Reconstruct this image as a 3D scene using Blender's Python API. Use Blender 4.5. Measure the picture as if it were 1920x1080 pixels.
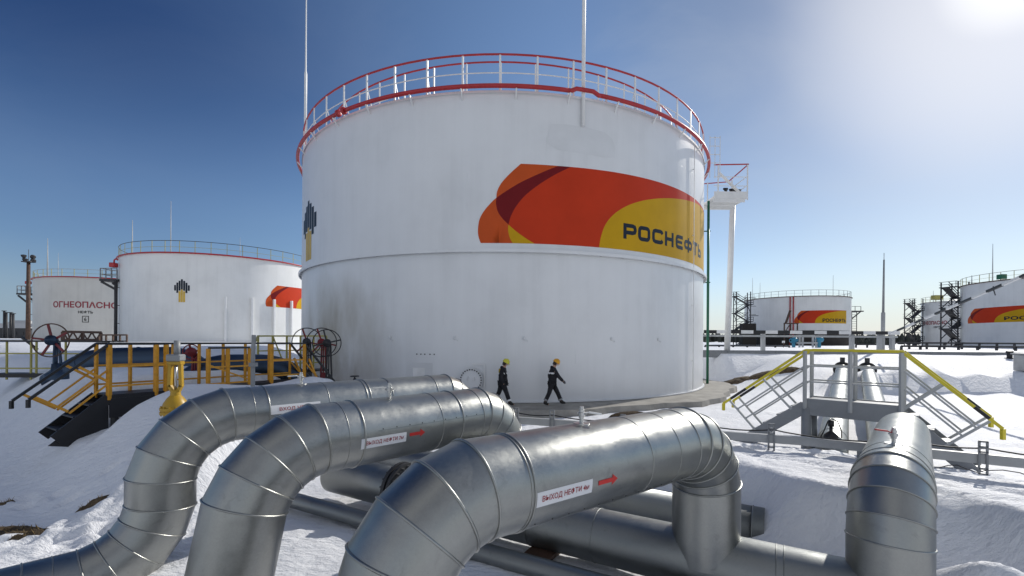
import bpy, bmesh, math, random
import numpy as np
from mathutils import Vector, Matrix

random.seed(7)
SC = bpy.context.scene
for o in list(bpy.data.objects):
    bpy.data.objects.remove(o)
COL = SC.collection
rad = math.radians

# ------------------------------------------------------------------ camera
CZ = 2.44
F_PX, CX, HY, ROLL = 853.3, 960.0, 638.0, rad(0.4)
cam_d = bpy.data.cameras.new("camera")
cam = bpy.data.objects.new("camera", cam_d)
COL.objects.link(cam)
cam.location = (0, 0, CZ)
cam.rotation_euler = (rad(90), -ROLL, 0)
cam_d.sensor_fit = 'HORIZONTAL'
cam_d.sensor_width = 36.0
cam_d.lens = 36.0 * F_PX / 1920.0
cam_d.shift_y = (HY - 540.0) / 1920.0
cam_d.clip_start = 0.05
cam_d.clip_end = 6000
SC.camera = cam

# ------------------------------------------------------------------ sky and sun
SUN_EL, SUN_AZ = rad(29.5), rad(48.3)          # azimuth clockwise from +Y
world = bpy.data.worlds.new("World")
SC.world = world
world.use_nodes = True
wn, wl = world.node_tree.nodes, world.node_tree.links
wn.clear()
w_out = wn.new('ShaderNodeOutputWorld')
w_bg = wn.new('ShaderNodeBackground')
sky = wn.new('ShaderNodeTexSky')
sky.sky_type = 'NISHITA'
sky.sun_disc = False
sky.sun_elevation = SUN_EL
sky.sun_rotation = SUN_AZ
sky.altitude = 100
sky.air_density = 1.0
sky.dust_density = 0.35
sky.ozone_density = 3.0
w_bg.inputs['Strength'].default_value = 0.10
# the sky itself: deeper blue high up away from the sun, thin cirrus near it; bright fill cloud added behind the camera, unseen
w_tc = wn.new('ShaderNodeTexCoord')
w_sep = wn.new('ShaderNodeSeparateXYZ'); wl.new(w_tc.outputs['Generated'], w_sep.inputs[0])
w_dot = wn.new('ShaderNodeVectorMath'); w_dot.operation = 'DOT_PRODUCT'
wl.new(w_tc.outputs['Generated'], w_dot.inputs[0])
w_dot.inputs[1].default_value = (math.sin(SUN_AZ) * math.cos(SUN_EL), math.cos(SUN_AZ) * math.cos(SUN_EL), math.sin(SUN_EL))
def w_range(src, a, b, c, d, smooth=True):
    m = wn.new('ShaderNodeMapRange')
    m.interpolation_type = 'SMOOTHSTEP' if smooth else 'LINEAR'
    for k, v in zip(('From Min', 'From Max', 'To Min', 'To Max'), (a, b, c, d)): m.inputs[k].default_value = v
    wl.new(src, m.inputs['Value'])
    return m.outputs['Result']
def w_math(op, a, b):
    m = wn.new('ShaderNodeMath'); m.operation = op; m.use_clamp = False
    for i, q in enumerate((a, b)):
        if isinstance(q, (int, float)): m.inputs[i].default_value = q
        else: wl.new(q, m.inputs[i])
    return m.outputs[0]
def w_mix(fac, a, b, mode='MIX'):
    m = wn.new('ShaderNodeMix'); m.data_type = 'RGBA'; m.blend_type = mode
    for i, q in ((0, fac), (6, a), (7, b)):
        if isinstance(q, (int, float)): m.inputs[i].default_value = q
        elif isinstance(q, tuple): m.inputs[i].default_value = (*q, 1)
        else: wl.new(q, m.inputs[i])
    return m.outputs[2]
deep = w_math('MULTIPLY', w_range(w_sep.outputs['Z'], 0.22, 0.51, 0, 1), w_range(w_dot.outputs['Value'], 0.12, 0.80, 1, 0))
tint = w_mix(w_range(w_dot.outputs['Value'], 0.0, 0.75, 0, 1), (0.70, 0.78, 0.92), (1.02, 1.06, 1.10))
tint = w_mix(w_range(w_dot.outputs['Value'], 0.80, 0.97, 0, 1), tint, (0.87, 0.86, 0.85))
c1 = w_mix(deep, tint, (0.175, 0.325, 0.56))
c1 = w_mix(1.0, sky.outputs[0], c1, 'MULTIPLY')
hz = w_mix(w_range(w_dot.outputs['Value'], -0.1, 0.8, 0, 1), (2.7, 3.7, 5.0), (6.0, 6.7, 7.4))
c1 = w_mix(w_range(w_sep.outputs['Z'], 0.0, 0.16, 0.75, 0.0), c1, hz)
w_map = wn.new('ShaderNodeMapping'); w_map.inputs['Scale'].default_value = (1.0, 1.6, 3.0); w_map.inputs['Rotation'].default_value = (0, 0, rad(35))
wl.new(w_tc.outputs['Generated'], w_map.inputs['Vector'])
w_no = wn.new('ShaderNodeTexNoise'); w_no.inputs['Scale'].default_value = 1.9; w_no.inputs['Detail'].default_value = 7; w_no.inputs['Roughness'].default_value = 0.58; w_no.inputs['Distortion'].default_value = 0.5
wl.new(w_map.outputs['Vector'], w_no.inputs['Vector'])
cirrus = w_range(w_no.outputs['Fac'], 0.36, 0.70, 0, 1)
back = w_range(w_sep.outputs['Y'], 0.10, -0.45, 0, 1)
c2 = w_mix(w_math('MULTIPLY', back, w_math('MULTIPLY_ADD' if False else 'ADD', w_math('MULTIPLY', cirrus, 0.85), 0.12)), c1, (9.4, 9.4, 9.2))  # added white fill cloud, out of view, brightens the shaded sides
front = w_range(w_dot.outputs['Value'], 0.45, 0.95, 0.02, 0.13)
c2 = w_mix(w_math('MULTIPLY', cirrus, front), c2, (6.5, 6.9, 7.4))
c2 = w_mix(w_range(w_dot.outputs['Value'], 0.955, 1.0, 0.0, 0.38), c2, (10.5, 10.5, 10.6))
c2 = w_mix(w_range(w_dot.outputs['Value'], 0.9955, 0.9999, 0.0, 0.6), c2, (12.0, 12.0, 12.0))
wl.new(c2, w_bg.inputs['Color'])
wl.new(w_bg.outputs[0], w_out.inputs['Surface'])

sun_d = bpy.data.lights.new("sun", 'SUN')
sun_d.energy = 3.5
sun_d.angle = rad(0.55)
sun_d.color = (1.0, 0.955, 0.88)
sun = bpy.data.objects.new("sun", sun_d)
COL.objects.link(sun)
SUN_DIR = Vector((math.sin(SUN_AZ) * math.cos(SUN_EL), math.cos(SUN_AZ) * math.cos(SUN_EL), math.sin(SUN_EL)))
sun.rotation_euler = SUN_DIR.to_track_quat('Z', 'Y').to_euler()
sun.location = SUN_DIR * 60

SC.view_settings.view_transform = 'Standard'
SC.view_settings.look = 'None'
SC.view_settings.exposure = 0.0
SC.view_settings.gamma = 1.0
SC.view_settings.use_curve_mapping = False

# ------------------------------------------------------------------ photo geometry helpers
def at(px, py, Y):
    """World point at depth Y seen at a pixel of the 1920x1080 photograph."""
    c, s = math.cos(ROLL), math.sin(ROLL)
    u, v = px - CX, py - HY
    x, y = c * u + s * v, -s * u + c * v
    return Vector((x / F_PX * Y, Y, CZ - y / F_PX * Y))

def ray(px, py):
    return at(px, py, 1.0) - Vector((0, 0, CZ))

def tank_hit(cx, cy, R, px, py):
    """(arc length from the camera-facing meridian, height) on a vertical cylinder."""
    d = ray(px, py)
    a = d.x * d.x + d.y * d.y
    b = -cx * d.x - cy * d.y
    c = cx * cx + cy * cy - R * R
    t = (-b - math.sqrt(max(0, b * b - a * c))) / a
    P = Vector((0, 0, CZ)) + d * t
    return math.atan2(P.x - cx, -(P.y - cy)) * R, P.z

def cyl_hit(P0, d, r, px, py):
    """(distance along axis, hit point) on a cylinder of axis P0 + t d."""
    v = ray(px, py)
    o = Vector((0, 0, CZ)) - P0
    vp, op = v - d * v.dot(d), o - d * o.dot(d)
    a, b, c = vp.dot(vp), op.dot(vp), op.dot(op) - r * r
    k = (-b - math.sqrt(max(0, b * b - a * c))) / a
    P = Vector((0, 0, CZ)) + v * k
    return (P - P0).dot(d), P

# ------------------------------------------------------------------ materials
def new_mat(name):
    m = bpy.data.materials.new(name)
    m.use_nodes = True
    return m, m.node_tree.nodes, m.node_tree.links, m.node_tree.nodes['Principled BSDF']

def noise(n, l, scale, detail=4.0, rough=0.55, vec=None, dist=0.0):
    t = n.new('ShaderNodeTexNoise')
    t.inputs['Scale'].default_value = scale
    t.inputs['Detail'].default_value = detail
    t.inputs['Roughness'].default_value = rough
    t.inputs['Distortion'].default_value = dist
    if vec is not None:
        l.new(vec, t.inputs['Vector'])
    return t

def ramp(n, l, src, stops):
    r = n.new('ShaderNodeValToRGB')
    els = r.color_ramp.elements
    while len(els) > 1:
        els.remove(els[-1])
    for i, (p, c) in enumerate(stops):
        e = els[0] if i == 0 else els.new(p)
        e.position = p
        e.color = (*c, 1) if len(c) == 3 else c
    l.new(src, r.inputs['Fac'])
    return r

def coord(n, l, scale=(1, 1, 1), kind='Object'):
    tc = n.new('ShaderNodeTexCoord')
    mp = n.new('ShaderNodeMapping')
    mp.inputs['Scale'].default_value = scale
    l.new(tc.outputs[kind], mp.inputs['Vector'])
    return mp.outputs['Vector']

def paint(name, col, rough=0.5, metal=0.0, var=0.12, scale=3.0, bump=0.0, coat=0.0, spec=0.5):
    m, n, l, b = new_mat(name)
    v = coord(n, l)
    t = noise(n, l, scale, 5, 0.6, v)
    lo = tuple(c * (1 - var) for c in col)
    hi = tuple(min(1, c * (1 + var)) for c in col)
    r = ramp(n, l, t.outputs['Fac'], [(0.3, lo), (0.7, hi)])
    l.new(r.outputs['Color'], b.inputs['Base Color'])
    b.inputs['Roughness'].default_value = rough
    b.inputs['Metallic'].default_value = metal
    b.inputs['Specular IOR Level'].default_value = spec
    if coat:
        b.inputs['Coat Weight'].default_value = coat
    if bump:
        bp = n.new('ShaderNodeBump')
        bp.inputs['Strength'].default_value = bump
        bp.inputs['Distance'].default_value = 0.02
        t2 = noise(n, l, scale * 8, 4, 0.6, v)
        l.new(t2.outputs['Fac'], bp.inputs['Height'])
        l.new(bp.outputs['Normal'], b.inputs['Normal'])
    return m

def mat_galvanised(name, base=(0.335, 0.34, 0.325), rough=(0.27, 0.40)):
    m, n, l, b = new_mat(name)
    v = coord(n, l)
    sp = n.new('ShaderNodeTexVoronoi')
    sp.inputs['Scale'].default_value = 70
    l.new(v, sp.inputs['Vector'])
    big = noise(n, l, 2.2, 5, 0.6, v)
    fine = noise(n, l, 160, 3, 0.6, v)
    mx = n.new('ShaderNodeMath'); mx.operation = 'MULTIPLY_ADD'
    l.new(sp.outputs['Color'], mx.inputs[0]); mx.inputs[1].default_value = 0.25
    l.new(big.outputs['Fac'], mx.inputs[2])
    r = ramp(n, l, mx.outputs[0], [(0.35, tuple(c * 0.9 for c in base)), (0.62, base), (0.85, tuple(min(1, c * 1.08) for c in base))])
    # a few dull smudges of dirt with shapes of their own
    dm = noise(n, l, 5.5, 6, 0.68, v, 0.6)
    dr = ramp(n, l, dm.outputs['Fac'], [(0.60, (0, 0, 0)), (0.74, (1, 1, 1))])
    mixc = n.new('ShaderNodeMix'); mixc.data_type = 'RGBA'
    l.new(dr.outputs['Color'], mixc.inputs[0])
    l.new(r.outputs['Color'], mixc.inputs[6]); mixc.inputs[7].default_value = (*[c * 0.8 for c in base], 1)
    l.new(mixc.outputs[2], b.inputs['Base Color'])
    b.inputs['Metallic'].default_value = 1.0
    rr = n.new('ShaderNodeMapRange')
    rr.inputs['From Min'].default_value = 0.3; rr.inputs['From Max'].default_value = 0.75
    rr.inputs['To Min'].default_value = rough[0]; rr.inputs['To Max'].default_value = rough[1]
    l.new(mx.outputs[0], rr.inputs['Value'])
    l.new(rr.outputs['Result'], b.inputs['Roughness'])
    low = noise(n, l, 3.1, 2, 0.5, v)
    b1 = n.new('ShaderNodeBump'); b1.inputs['Strength'].default_value = 0.5; b1.inputs['Distance'].default_value = 0.02
    l.new(low.outputs['Fac'], b1.inputs['Height'])
    b2 = n.new('ShaderNodeBump'); b2.inputs['Strength'].default_value = 0.22; b2.inputs['Distance'].default_value = 0.004
    l.new(fine.outputs['Fac'], b2.inputs['Height'])
    l.new(b1.outputs['Normal'], b2.inputs['Normal'])
    l.new(b2.outputs['Normal'], b.inputs['Normal'])
    return m

def mat_tank(name, base=(0.74, 0.75, 0.76), stain=None, rough=0.33):
    m, n, l, b = new_mat(name)
    v = coord(n, l)
    vs = coord(n, l, (1.2, 1.2, 0.07))
    streak = noise(n, l, 1.6, 6, 0.65, vs)
    big = noise(n, l, 0.35, 4, 0.6, v)
    add = n.new('ShaderNodeMath'); add.operation = 'MULTIPLY_ADD'
    l.new(streak.outputs['Fac'], add.inputs[0]); add.inputs[1].default_value = 0.6
    l.new(big.outputs['Fac'], add.inputs[2])
    r = ramp(n, l, add.outputs[0], [(0.55, tuple(c * 0.91 for c in base)), (0.8, base), (1.0, tuple(min(0.9, c * 1.04) for c in base))])
    col = r.outputs['Color']
    # plate joints: thin slightly darker weld lines
    sep = n.new('ShaderNodeSeparateXYZ'); l.new(v, sep.inputs[0])
    if stain:
        (sx, sy, sz, sr) = stain
        vm = n.new('ShaderNodeVectorMath'); vm.operation = 'DISTANCE'
        mp = n.new('ShaderNodeMapping'); mp.inputs['Scale'].default_value = (1, 1, 1.1)
        tc = n.new('ShaderNodeTexCoord'); l.new(tc.outputs['Object'], mp.inputs['Vector'])
        l.new(mp.outputs['Vector'], vm.inputs[0]); vm.inputs[1].default_value = (sx, sy, sz * 1.1)
        mr = n.new('ShaderNodeMapRange'); mr.inputs['From Min'].default_value = 0.4; mr.inputs['From Max'].default_value = sr
        mr.inputs['To Min'].default_value = 1; mr.inputs['To Max'].default_value = 0
        l.new(vm.outputs['Value'], mr.inputs['Value'])
        sn = noise(n, l, 0.8, 4, 0.55, coord(n, l, (1.0, 1.0, 0.40)), 0.15)
        mm = n.new('ShaderNodeMath'); mm.operation = 'MULTIPLY'
        l.new(mr.outputs['Result'], mm.inputs[0]); l.new(sn.outputs['Fac'], mm.inputs[1])
        sr2 = ramp(n, l, mm.outputs[0], [(0.10, (0, 0, 0)), (0.44, (0.78, 0.78, 0.78))])
        mix = n.new('ShaderNodeMix'); mix.data_type = 'RGBA'
        l.new(sr2.outputs['Color'], mix.inputs[0]); l.new(col, mix.inputs[6]); mix.inputs[7].default_value = (0.27, 0.225, 0.15, 1)
        col = mix.outputs[2]
    l.new(col, b.inputs['Base Color'])
    b.inputs['Roughness'].default_value = rough
    bp = n.new('ShaderNodeBump'); bp.inputs['Strength'].default_value = 0.25; bp.inputs['Distance'].default_value = 0.05
    bn = noise(n, l, 0.8, 2, 0.5, v)
    l.new(bn.outputs['Fac'], bp.inputs['Height'])
    l.new(bp.outputs['Normal'], b.inputs['Normal'])
    return m

def mat_snow(name):
    m, n, l, b = new_mat(name)
    v = coord(n, l)
    t = noise(n, l, 0.8, 6, 0.6, v)
    r = ramp(n, l, t.outputs['Fac'], [(0.3, (0.80, 0.82, 0.86)), (0.7, (0.88, 0.89, 0.92))])
    l.new(r.outputs['Color'], b.inputs['Base Color'])
    b.inputs['Roughness'].default_value = 0.65
    b.inputs['Specular IOR Level'].default_value = 0.3
    n1 = noise(n, l, 5.0, 6, 0.62, coord(n, l, (1, 2.2, 1)))
    n2 = noise(n, l, 45, 4, 0.6, v)
    b1 = n.new('ShaderNodeBump'); b1.inputs['Strength'].default_value = 0.6; b1.inputs['Distance'].default_value = 0.11
    b2 = n.new('ShaderNodeBump'); b2.inputs['Strength'].default_value = 0.35; b2.inputs['Distance'].default_value = 0.012
    l.new(n1.outputs['Fac'], b1.inputs['Height']); l.new(n2.outputs['Fac'], b2.inputs['Height'])
    l.new(b1.outputs['Normal'], b2.inputs['Normal']); l.new(b2.outputs['Normal'], b.inputs['Normal'])
    return m

M = {}
M['galv'] = mat_galvanised('galvanised_sheet')
M['galv_old'] = mat_galvanised('weathered_galvanised_sheet', (0.27, 0.28, 0.275), (0.36, 0.52))
M['galv_blue'] = mat_galvanised('blue_grey_sheet', (0.055, 0.08, 0.12), (0.34, 0.5))  # shade and blue sky reflection put into the colour of galvanised pipes
M['tank_white'] = mat_tank('white_tank_paint', stain=(-7.9, -9.0, 1.6, 5.6))
M['tank_far'] = mat_tank('far_tank_paint', (0.78, 0.78, 0.76), rough=0.4)
M['tank_grey'] = mat_tank('dull_tank_paint', (0.64, 0.625, 0.58), rough=0.5)
M['white'] = paint('white_paint', (0.78, 0.78, 0.77), 0.4, var=0.05)
M['patch'] = paint('greyish_white', (0.69, 0.70, 0.71), 0.36, var=0.05, scale=1.0)
M['red'] = paint('red_paint', (0.42, 0.022, 0.028), 0.4, var=0.15)
M['dark_red'] = paint('dark_red_paint', (0.17, 0.014, 0.018), 0.5, var=0.25)
M['bright_red'] = paint('bright_red_paint', (0.55, 0.025, 0.02), 0.5)
M['orange_light'] = paint('light_orange_paint', (0.56, 0.085, 0.016), 0.42, var=0.08, scale=0.6, spec=0.16)
M['orange'] = paint('deep_orange_paint', (0.54, 0.040, 0.009), 0.42, var=0.08, scale=0.6, spec=0.16)
M['maroon'] = paint('maroon_paint', (0.17, 0.007, 0.010), 0.42, var=0.08, spec=0.16)
M['logo_yellow'] = paint('logo_yellow_paint', (0.58, 0.33, 0.006), 0.42, var=0.08, scale=0.6, spec=0.16)
M['navy'] = paint('navy_paint', (0.013, 0.02, 0.033), 0.4, spec=0.2)
M['emblem_yellow'] = paint('emblem_yellow_paint', (0.62, 0.40, 0.05), 0.4)
M['black'] = paint('black_paint', (0.012, 0.012, 0.014), 0.45)
M['dark_steel'] = paint('dark_steel', (0.03, 0.03, 0.033), 0.55, var=0.3)
M['brown_dark'] = paint('dark_brown', (0.022, 0.017, 0.013), 0.7, var=0.3)
M['rust'] = paint('rusty_steel', (0.085, 0.048, 0.032), 0.7, var=0.4)
M['platform_orange'] = paint('orange_yellow_railing_paint', (0.62, 0.285, 0.015), 0.45, var=0.2, scale=9)
M['rail_yellow'] = paint('lemon_yellow_paint', (0.66, 0.55, 0.03), 0.42, var=0.1)
M['olive'] = paint('olive_yellow_paint', (0.36, 0.32, 0.08), 0.5)
M['grey'] = paint('grey_paint', (0.25, 0.26, 0.27), 0.45, var=0.1)
M['grey_light'] = paint('light_grey_paint', (0.42, 0.43, 0.43), 0.45, var=0.1)
M['green'] = paint('green_paint', (0.015, 0.13, 0.07), 0.4)
M['valve_yellow'] = paint('valve_yellow_paint', (0.44, 0.26, 0.01), 0.42, var=0.12)
M['steel'] = paint('bare_steel', (0.55, 0.55, 0.54), 0.32, 1.0, var=0.1)
M['concrete'] = paint('concrete', (0.30, 0.285, 0.255), 0.85, var=0.25, scale=1.5, bump=0.4)
M['soil'] = paint('dry_grass_and_soil', (0.085, 0.06, 0.035), 0.95, var=0.6, scale=6, bump=0.8)
M['grass'] = paint('dead_grass', (0.22, 0.15, 0.06), 0.9, var=0.4, scale=9)
M['label'] = paint('white_label_vinyl', (0.74, 0.74, 0.75), 0.35, var=0.02)
M['label_red'] = paint('red_lettering_vinyl', (0.32, 0.012, 0.02), 0.4, var=0.03)
M['tank_red_text'] = paint('red_tank_lettering', (0.30, 0.035, 0.05), 0.5)
M['teal'] = paint('teal_paint', (0.03, 0.22, 0.34), 0.5)
M['forest'] = paint('far_forest', (0.045, 0.05, 0.04), 0.95, var=0.3, scale=0.02)
M['cloth'] = paint('black_work_cloth', (0.012, 0.012, 0.016), 0.85, var=0.3, scale=12, bump=0.3)
M['skin'] = paint('skin', (0.50, 0.29, 0.21), 0.5, var=0.06)
M['hair'] = paint('dark_hair', (0.03, 0.02, 0.015), 0.7)
M['glove'] = paint('dark_glove', (0.02, 0.02, 0.024), 0.8)
M['boot'] = paint('black_boot_leather', (0.012, 0.011, 0.010), 0.5)
M['helmet_lemon'] = paint('lemon_helmet_plastic', (0.62, 0.58, 0.05), 0.3, var=0.02)
M['helmet_orange'] = paint('amber_helmet_plastic', (0.68, 0.33, 0.015), 0.3, var=0.02)
M['reflective'] = paint('reflective_tape', (0.75, 0.75, 0.76), 0.35)
M['vest_yellow'] = paint('yellow_cloth', (0.50, 0.36, 0.03), 0.8)
M['snow'] = mat_snow('snow')

# ------------------------------------------------------------------ object helpers
def tag(o, label=None, cat=None, group=None, kind=None):
    if label: o['label'] = label
    if cat: o['category'] = cat
    if group: o['group'] = group
    if kind: o['kind'] = kind
    return o

def empty(name, loc, label, cat, group=None, rz=0.0):
    o = bpy.data.objects.new(name, None)
    COL.objects.link(o)
    o.empty_display_size = 0.2
    o.location = loc
    o.rotation_euler = (0, 0, rz)
    return tag(o, label, cat, group)

class MB:
    """Collects shapes in one bmesh; build() links them as one mesh object."""
    def __init__(self):
        self.bm = bmesh.new()
    def face(self, pts, smooth=False, mi=0):
        try:
            f = self.bm.faces.new([self.bm.verts.new(p) for p in pts])
            f.smooth = smooth; f.material_index = mi
            return f
        except ValueError:
            return None
    def box(self, c, s, rot=None, mi=0, bev=0.0):
        r = bmesh.ops.create_cube(self.bm, size=1.0)
        vs = r['verts']
        for v in vs:
            v.co = Vector((v.co.x * s[0], v.co.y * s[1], v.co.z * s[2]))
        if bev:
            es = {e for v in vs for e in v.link_edges}
            rb = bmesh.ops.bevel(self.bm, geom=list(es), offset=bev, segments=1, affect='EDGES')
            vs = list({v for f in rb['faces'] for v in f.verts} | {v for v in vs if v.is_valid})
            vs = self._flood(vs)
        for v in vs:
            p = v.co
            v.co = (rot @ p if rot is not None else p) + Vector(c)
        for f in {f for v in vs for f in v.link_faces}:
            f.material_index = mi
        return self
    def _flood(self, vs):
        seen = set(vs); st = list(vs)
        while st:
            v = st.pop()
            for e in v.link_edges:
                w = e.other_vert(v)
                if w not in seen:
                    seen.add(w); st.append(w)
        return list(seen)
    def bar(self, a, b, w, h=None, mi=0, up=(0, 0, 1)):
        """Square bar from a to b, width w, height h."""
        a, b = Vector(a), Vector(b)
        h = w if h is None else h
        d = b - a
        L = d.length
        if L < 1e-6: return self
        d = d / L
        u = Vector(up)
        if abs(d.dot(u)) > 0.98: u = Vector((0, 1, 0))
        x = d.cross(u).normalized(); z = x.cross(d).normalized()
        R = Matrix((x, d, z)).transposed()
        return self.box((a + b) / 2, (w, L, h), R, mi)
    def tube(self, pts, r, seg=10, caps=True, mi=0, closed=False, smooth=True):
        pts = [Vector(p) for p in pts]
        n = len(pts)
        rs = r if isinstance(r, (list, tuple)) else [r] * n
        rings = []
        t0 = (pts[1] - pts[0]).normalized()
        u = t0.cross(Vector((0, 0, 1)))
        if u.length < 1e-3: u = t0.cross(Vector((0, 1, 0)))
        u.normalize()
        for i, p in enumerate(pts):
            a = pts[i - 1] if (i > 0 or closed) else None
            b = pts[(i + 1) % n] if (i < n - 1 or closed) else None
            t = Vector((0, 0, 0))
            if a is not None: t += (p - a).normalized()
            if b is not None: t += (b - p).normalized()
            t.normalize()
            u = (u - t * u.dot(t)).normalized()
            w = t.cross(u)
            rings.append([self.bm.verts.new(p + rs[i] * (math.cos(k * 2 * math.pi / seg) * u + math.sin(k * 2 * math.pi / seg) * w)) for k in range(seg)])
        m = n if closed else n - 1
        for i in range(m):
            A, B = rings[i], rings[(i + 1) % n]
            for k in range(seg):
                f = self.bm.faces.new((A[k], A[(k + 1) % seg], B[(k + 1) % seg], B[k]))
                f.smooth = smooth; f.material_index = mi
        if caps and not closed:
            f = self.bm.faces.new(rings[0][::-1]); f.material_index = mi
            f = self.bm.faces.new(rings[-1]); f.material_index = mi
        return self
    def lathe(self, prof, c=(0, 0, 0), axis=(0, 0, 1), seg=32, mi=0, smooth=True, a0=0.0, a1=2 * math.pi):
        """Revolve (radius, height) pairs round an axis."""
        ax = Vector(axis).normalized()
        u = ax.cross(Vector((0, 0, 1)))
        if u.length < 1e-3: u = Vector((1, 0, 0))
        u.normalize(); w = ax.cross(u)
        full = abs(a1 - a0 - 2 * math.pi) < 1e-6
        n = seg if full else seg + 1
        rings = []
        for (r, h) in prof:
            rings.append([self.bm.verts.new(Vector(c) + ax * h + max(r, 1e-5) * (math.cos(a0 + (a1 - a0) * k / seg) * u + math.sin(a0 + (a1 - a0) * k / seg) * w)) for k in range(n)])
        for A, B in zip(rings, rings[1:]):
            for k in range(seg):
                k2 = (k + 1) % n
                f = self.bm.faces.new((A[k], A[k2], B[k2], B[k])); f.smooth = smooth; f.material_index = mi
        return self
    def ring(self, c, R, r, axis=(0, 0, 1), n=48, seg=8, mi=0, a0=0.0, a1=None):
        ax = Vector(axis).normalized()
        u = ax.cross(Vector((0, 0, 1)))
        if u.length < 1e-3: u = Vector((1, 0, 0))
        u.normalize(); w = ax.cross(u)
        if a1 is None:
            return self.tube([Vector(c) + R * (math.cos(2 * math.pi * k / n) * u + math.sin(2 * math.pi * k / n) * w) for k in range(n)], r, seg, False, mi, True)
        return self.tube([Vector(c) + R * (math.cos(a0 + (a1 - a0) * k / n) * u + math.sin(a0 + (a1 - a0) * k / n) * w) for k in range(n + 1)], r, seg, True, mi)
    def build(self, name, mat, parent=None, label=None, sharp=None):
        me = bpy.data.meshes.new(name)
        bmesh.ops.recalc_face_normals(self.bm, faces=self.bm.faces)
        self.bm.to_mesh(me); self.bm.free()
        for m in (mat if isinstance(mat, (list, tuple)) else [mat]):
            me.materials.append(m)
        if sharp: me.set_sharp_from_angle(angle=rad(sharp))
        o = bpy.data.objects.new(name, me)
        COL.objects.link(o)
        if parent is not None:
            o.parent = parent
        if label: o['label'] = label
        return o

def own(o, root):
    """Parent a mesh modelled in world coordinates to a thing that stands away from the origin."""
    o.parent = root
    bpy.context.view_layer.update()
    o.matrix_parent_inverse = root.matrix_world.inverted()
    return o

# ---- flat shapes wrapped on cylinders
def text_geo(body, size=1.0, bold=0.0, xs=1.0, res=2):
    c = bpy.data.curves.new("text_curve", 'FONT')
    c.body = body; c.size = size; c.offset = bold; c.resolution_u = res
    o = bpy.data.objects.new("text_curve", c)
    COL.objects.link(o)
    dg = bpy.context.evaluated_depsgraph_get()
    me = bpy.data.meshes.new_from_object(o.evaluated_get(dg))
    bpy.data.objects.remove(o); bpy.data.curves.remove(c)
    bm = bmesh.new(); bm.from_mesh(me); bpy.data.meshes.remove(me)
    for v in bm.verts: v.co.x *= xs
    return bm

def bounds(bm):
    xs = [v.co.x for v in bm.verts]; ys = [v.co.y for v in bm.verts]
    return min(xs), max(xs), min(ys), max(ys)

def fit(bm, x0, x1, y0, y1):
    a, b, c, d = bounds(bm)
    for v in bm.verts:
        v.co.x = x0 + (v.co.x - a) / (b - a) * (x1 - x0)
        v.co.y = y0 + (v.co.y - c) / (d - c) * (y1 - y0)
    return bm

def poly_geo(polys):
    bm = bmesh.new()
    for P in polys:
        vs = [bm.verts.new((x, y, 0)) for x, y in P]
        es = [bm.edges.new((vs[i], vs[(i + 1) % len(vs)])) for i in range(len(vs))]
        bmesh.ops.triangle_fill(bm, edges=es, use_beauty=True, use_dissolve=False)
    return bm

def slice_x(bm, step):
    a, b, c, d = bounds(bm)
    k = math.ceil(a / step)
    while k * step < b:
        bmesh.ops.bisect_plane(bm, geom=bm.verts[:] + bm.edges[:] + bm.faces[:], plane_co=(k * step, 0, 0), plane_no=(1, 0, 0))
        k += 1

def slice_y(bm, step):
    a, b, c, d = bounds(bm)
    k = math.ceil(c / step)
    while k * step < d:
        bmesh.ops.bisect_plane(bm, geom=bm.verts[:] + bm.edges[:] + bm.faces[:], plane_co=(0, k * step, 0), plane_no=(0, 1, 0))
        k += 1

def wrap_tank(bm, R, off, name, mat, parent, label=None):
    """x = arc length from the camera-facing meridian, y = height; tank-local coordinates."""
    slice_x(bm, 0.35)
    for v in bm.verts:
        a = v.co.x / R
        v.co = Vector(((R + off) * math.sin(a), -(R + off) * math.cos(a), v.co.y))
    me = bpy.data.meshes.new(name)
    for f in bm.faces:
        f.normal_update()
        cc = f.calc_center_median()
        if f.normal.x * cc.x + f.normal.y * cc.y < 0: f.normal_flip()
        f.smooth = True
    bm.to_mesh(me); bm.free()
    me.materials.append(mat)
    o = bpy.data.objects.new(name, me); COL.objects.link(o); o.parent = parent
    if label: o['label'] = label
    return o

def smooth_poly(pts, n=6, closed=False):
    """Catmull-Rom through points."""
    P = [Vector((p[0], p[1], 0)) for p in pts]; out = []
    for i in range(len(P) - 1):
        p0 = P[max(0, i - 1)]; p1 = P[i]; p2 = P[i + 1]; p3 = P[min(len(P) - 1, i + 2)]
        for k in range(n):
            t = k / n
            q = 0.5 * ((2 * p1) + (-p0 + p2) * t + (2 * p0 - 5 * p1 + 4 * p2 - p3) * t * t + (-p0 + 3 * p1 - 3 * p2 + p3) * t ** 3)
            out.append((q.x, q.y))
    out.append((P[-1].x, P[-1].y))
    return out

# ------------------------------------------------------------------ terrain
def _hash(ix, iy, seed):
    h = (ix.astype(np.int64) * 374761393 + iy.astype(np.int64) * 668265263 + seed * 974711) & 0xffffffff
    h = ((h ^ (h >> 13)) * 1274126177) & 0xffffffff
    return ((h ^ (h >> 16)) & 0xffff) / 65535.0

def vnoise(x, y, seed=0):
    ix, iy = np.floor(x), np.floor(y)
    fx, fy = x - ix, y - iy
    fx = fx * fx * (3 - 2 * fx); fy = fy * fy * (3 - 2 * fy)
    a = _hash(ix, iy, seed); b = _hash(ix + 1, iy, seed); c = _hash(ix, iy + 1, seed); d = _hash(ix + 1, iy + 1, seed)
    return (a * (1 - fx) + b * fx) * (1 - fy) + (c * (1 - fx) + d * fx) * fy - 0.5

def sst(a, b, x):
    t = np.clip((x - a) / (b - a), 0, 1)
    return t * t * (3 - 2 * t)

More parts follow.
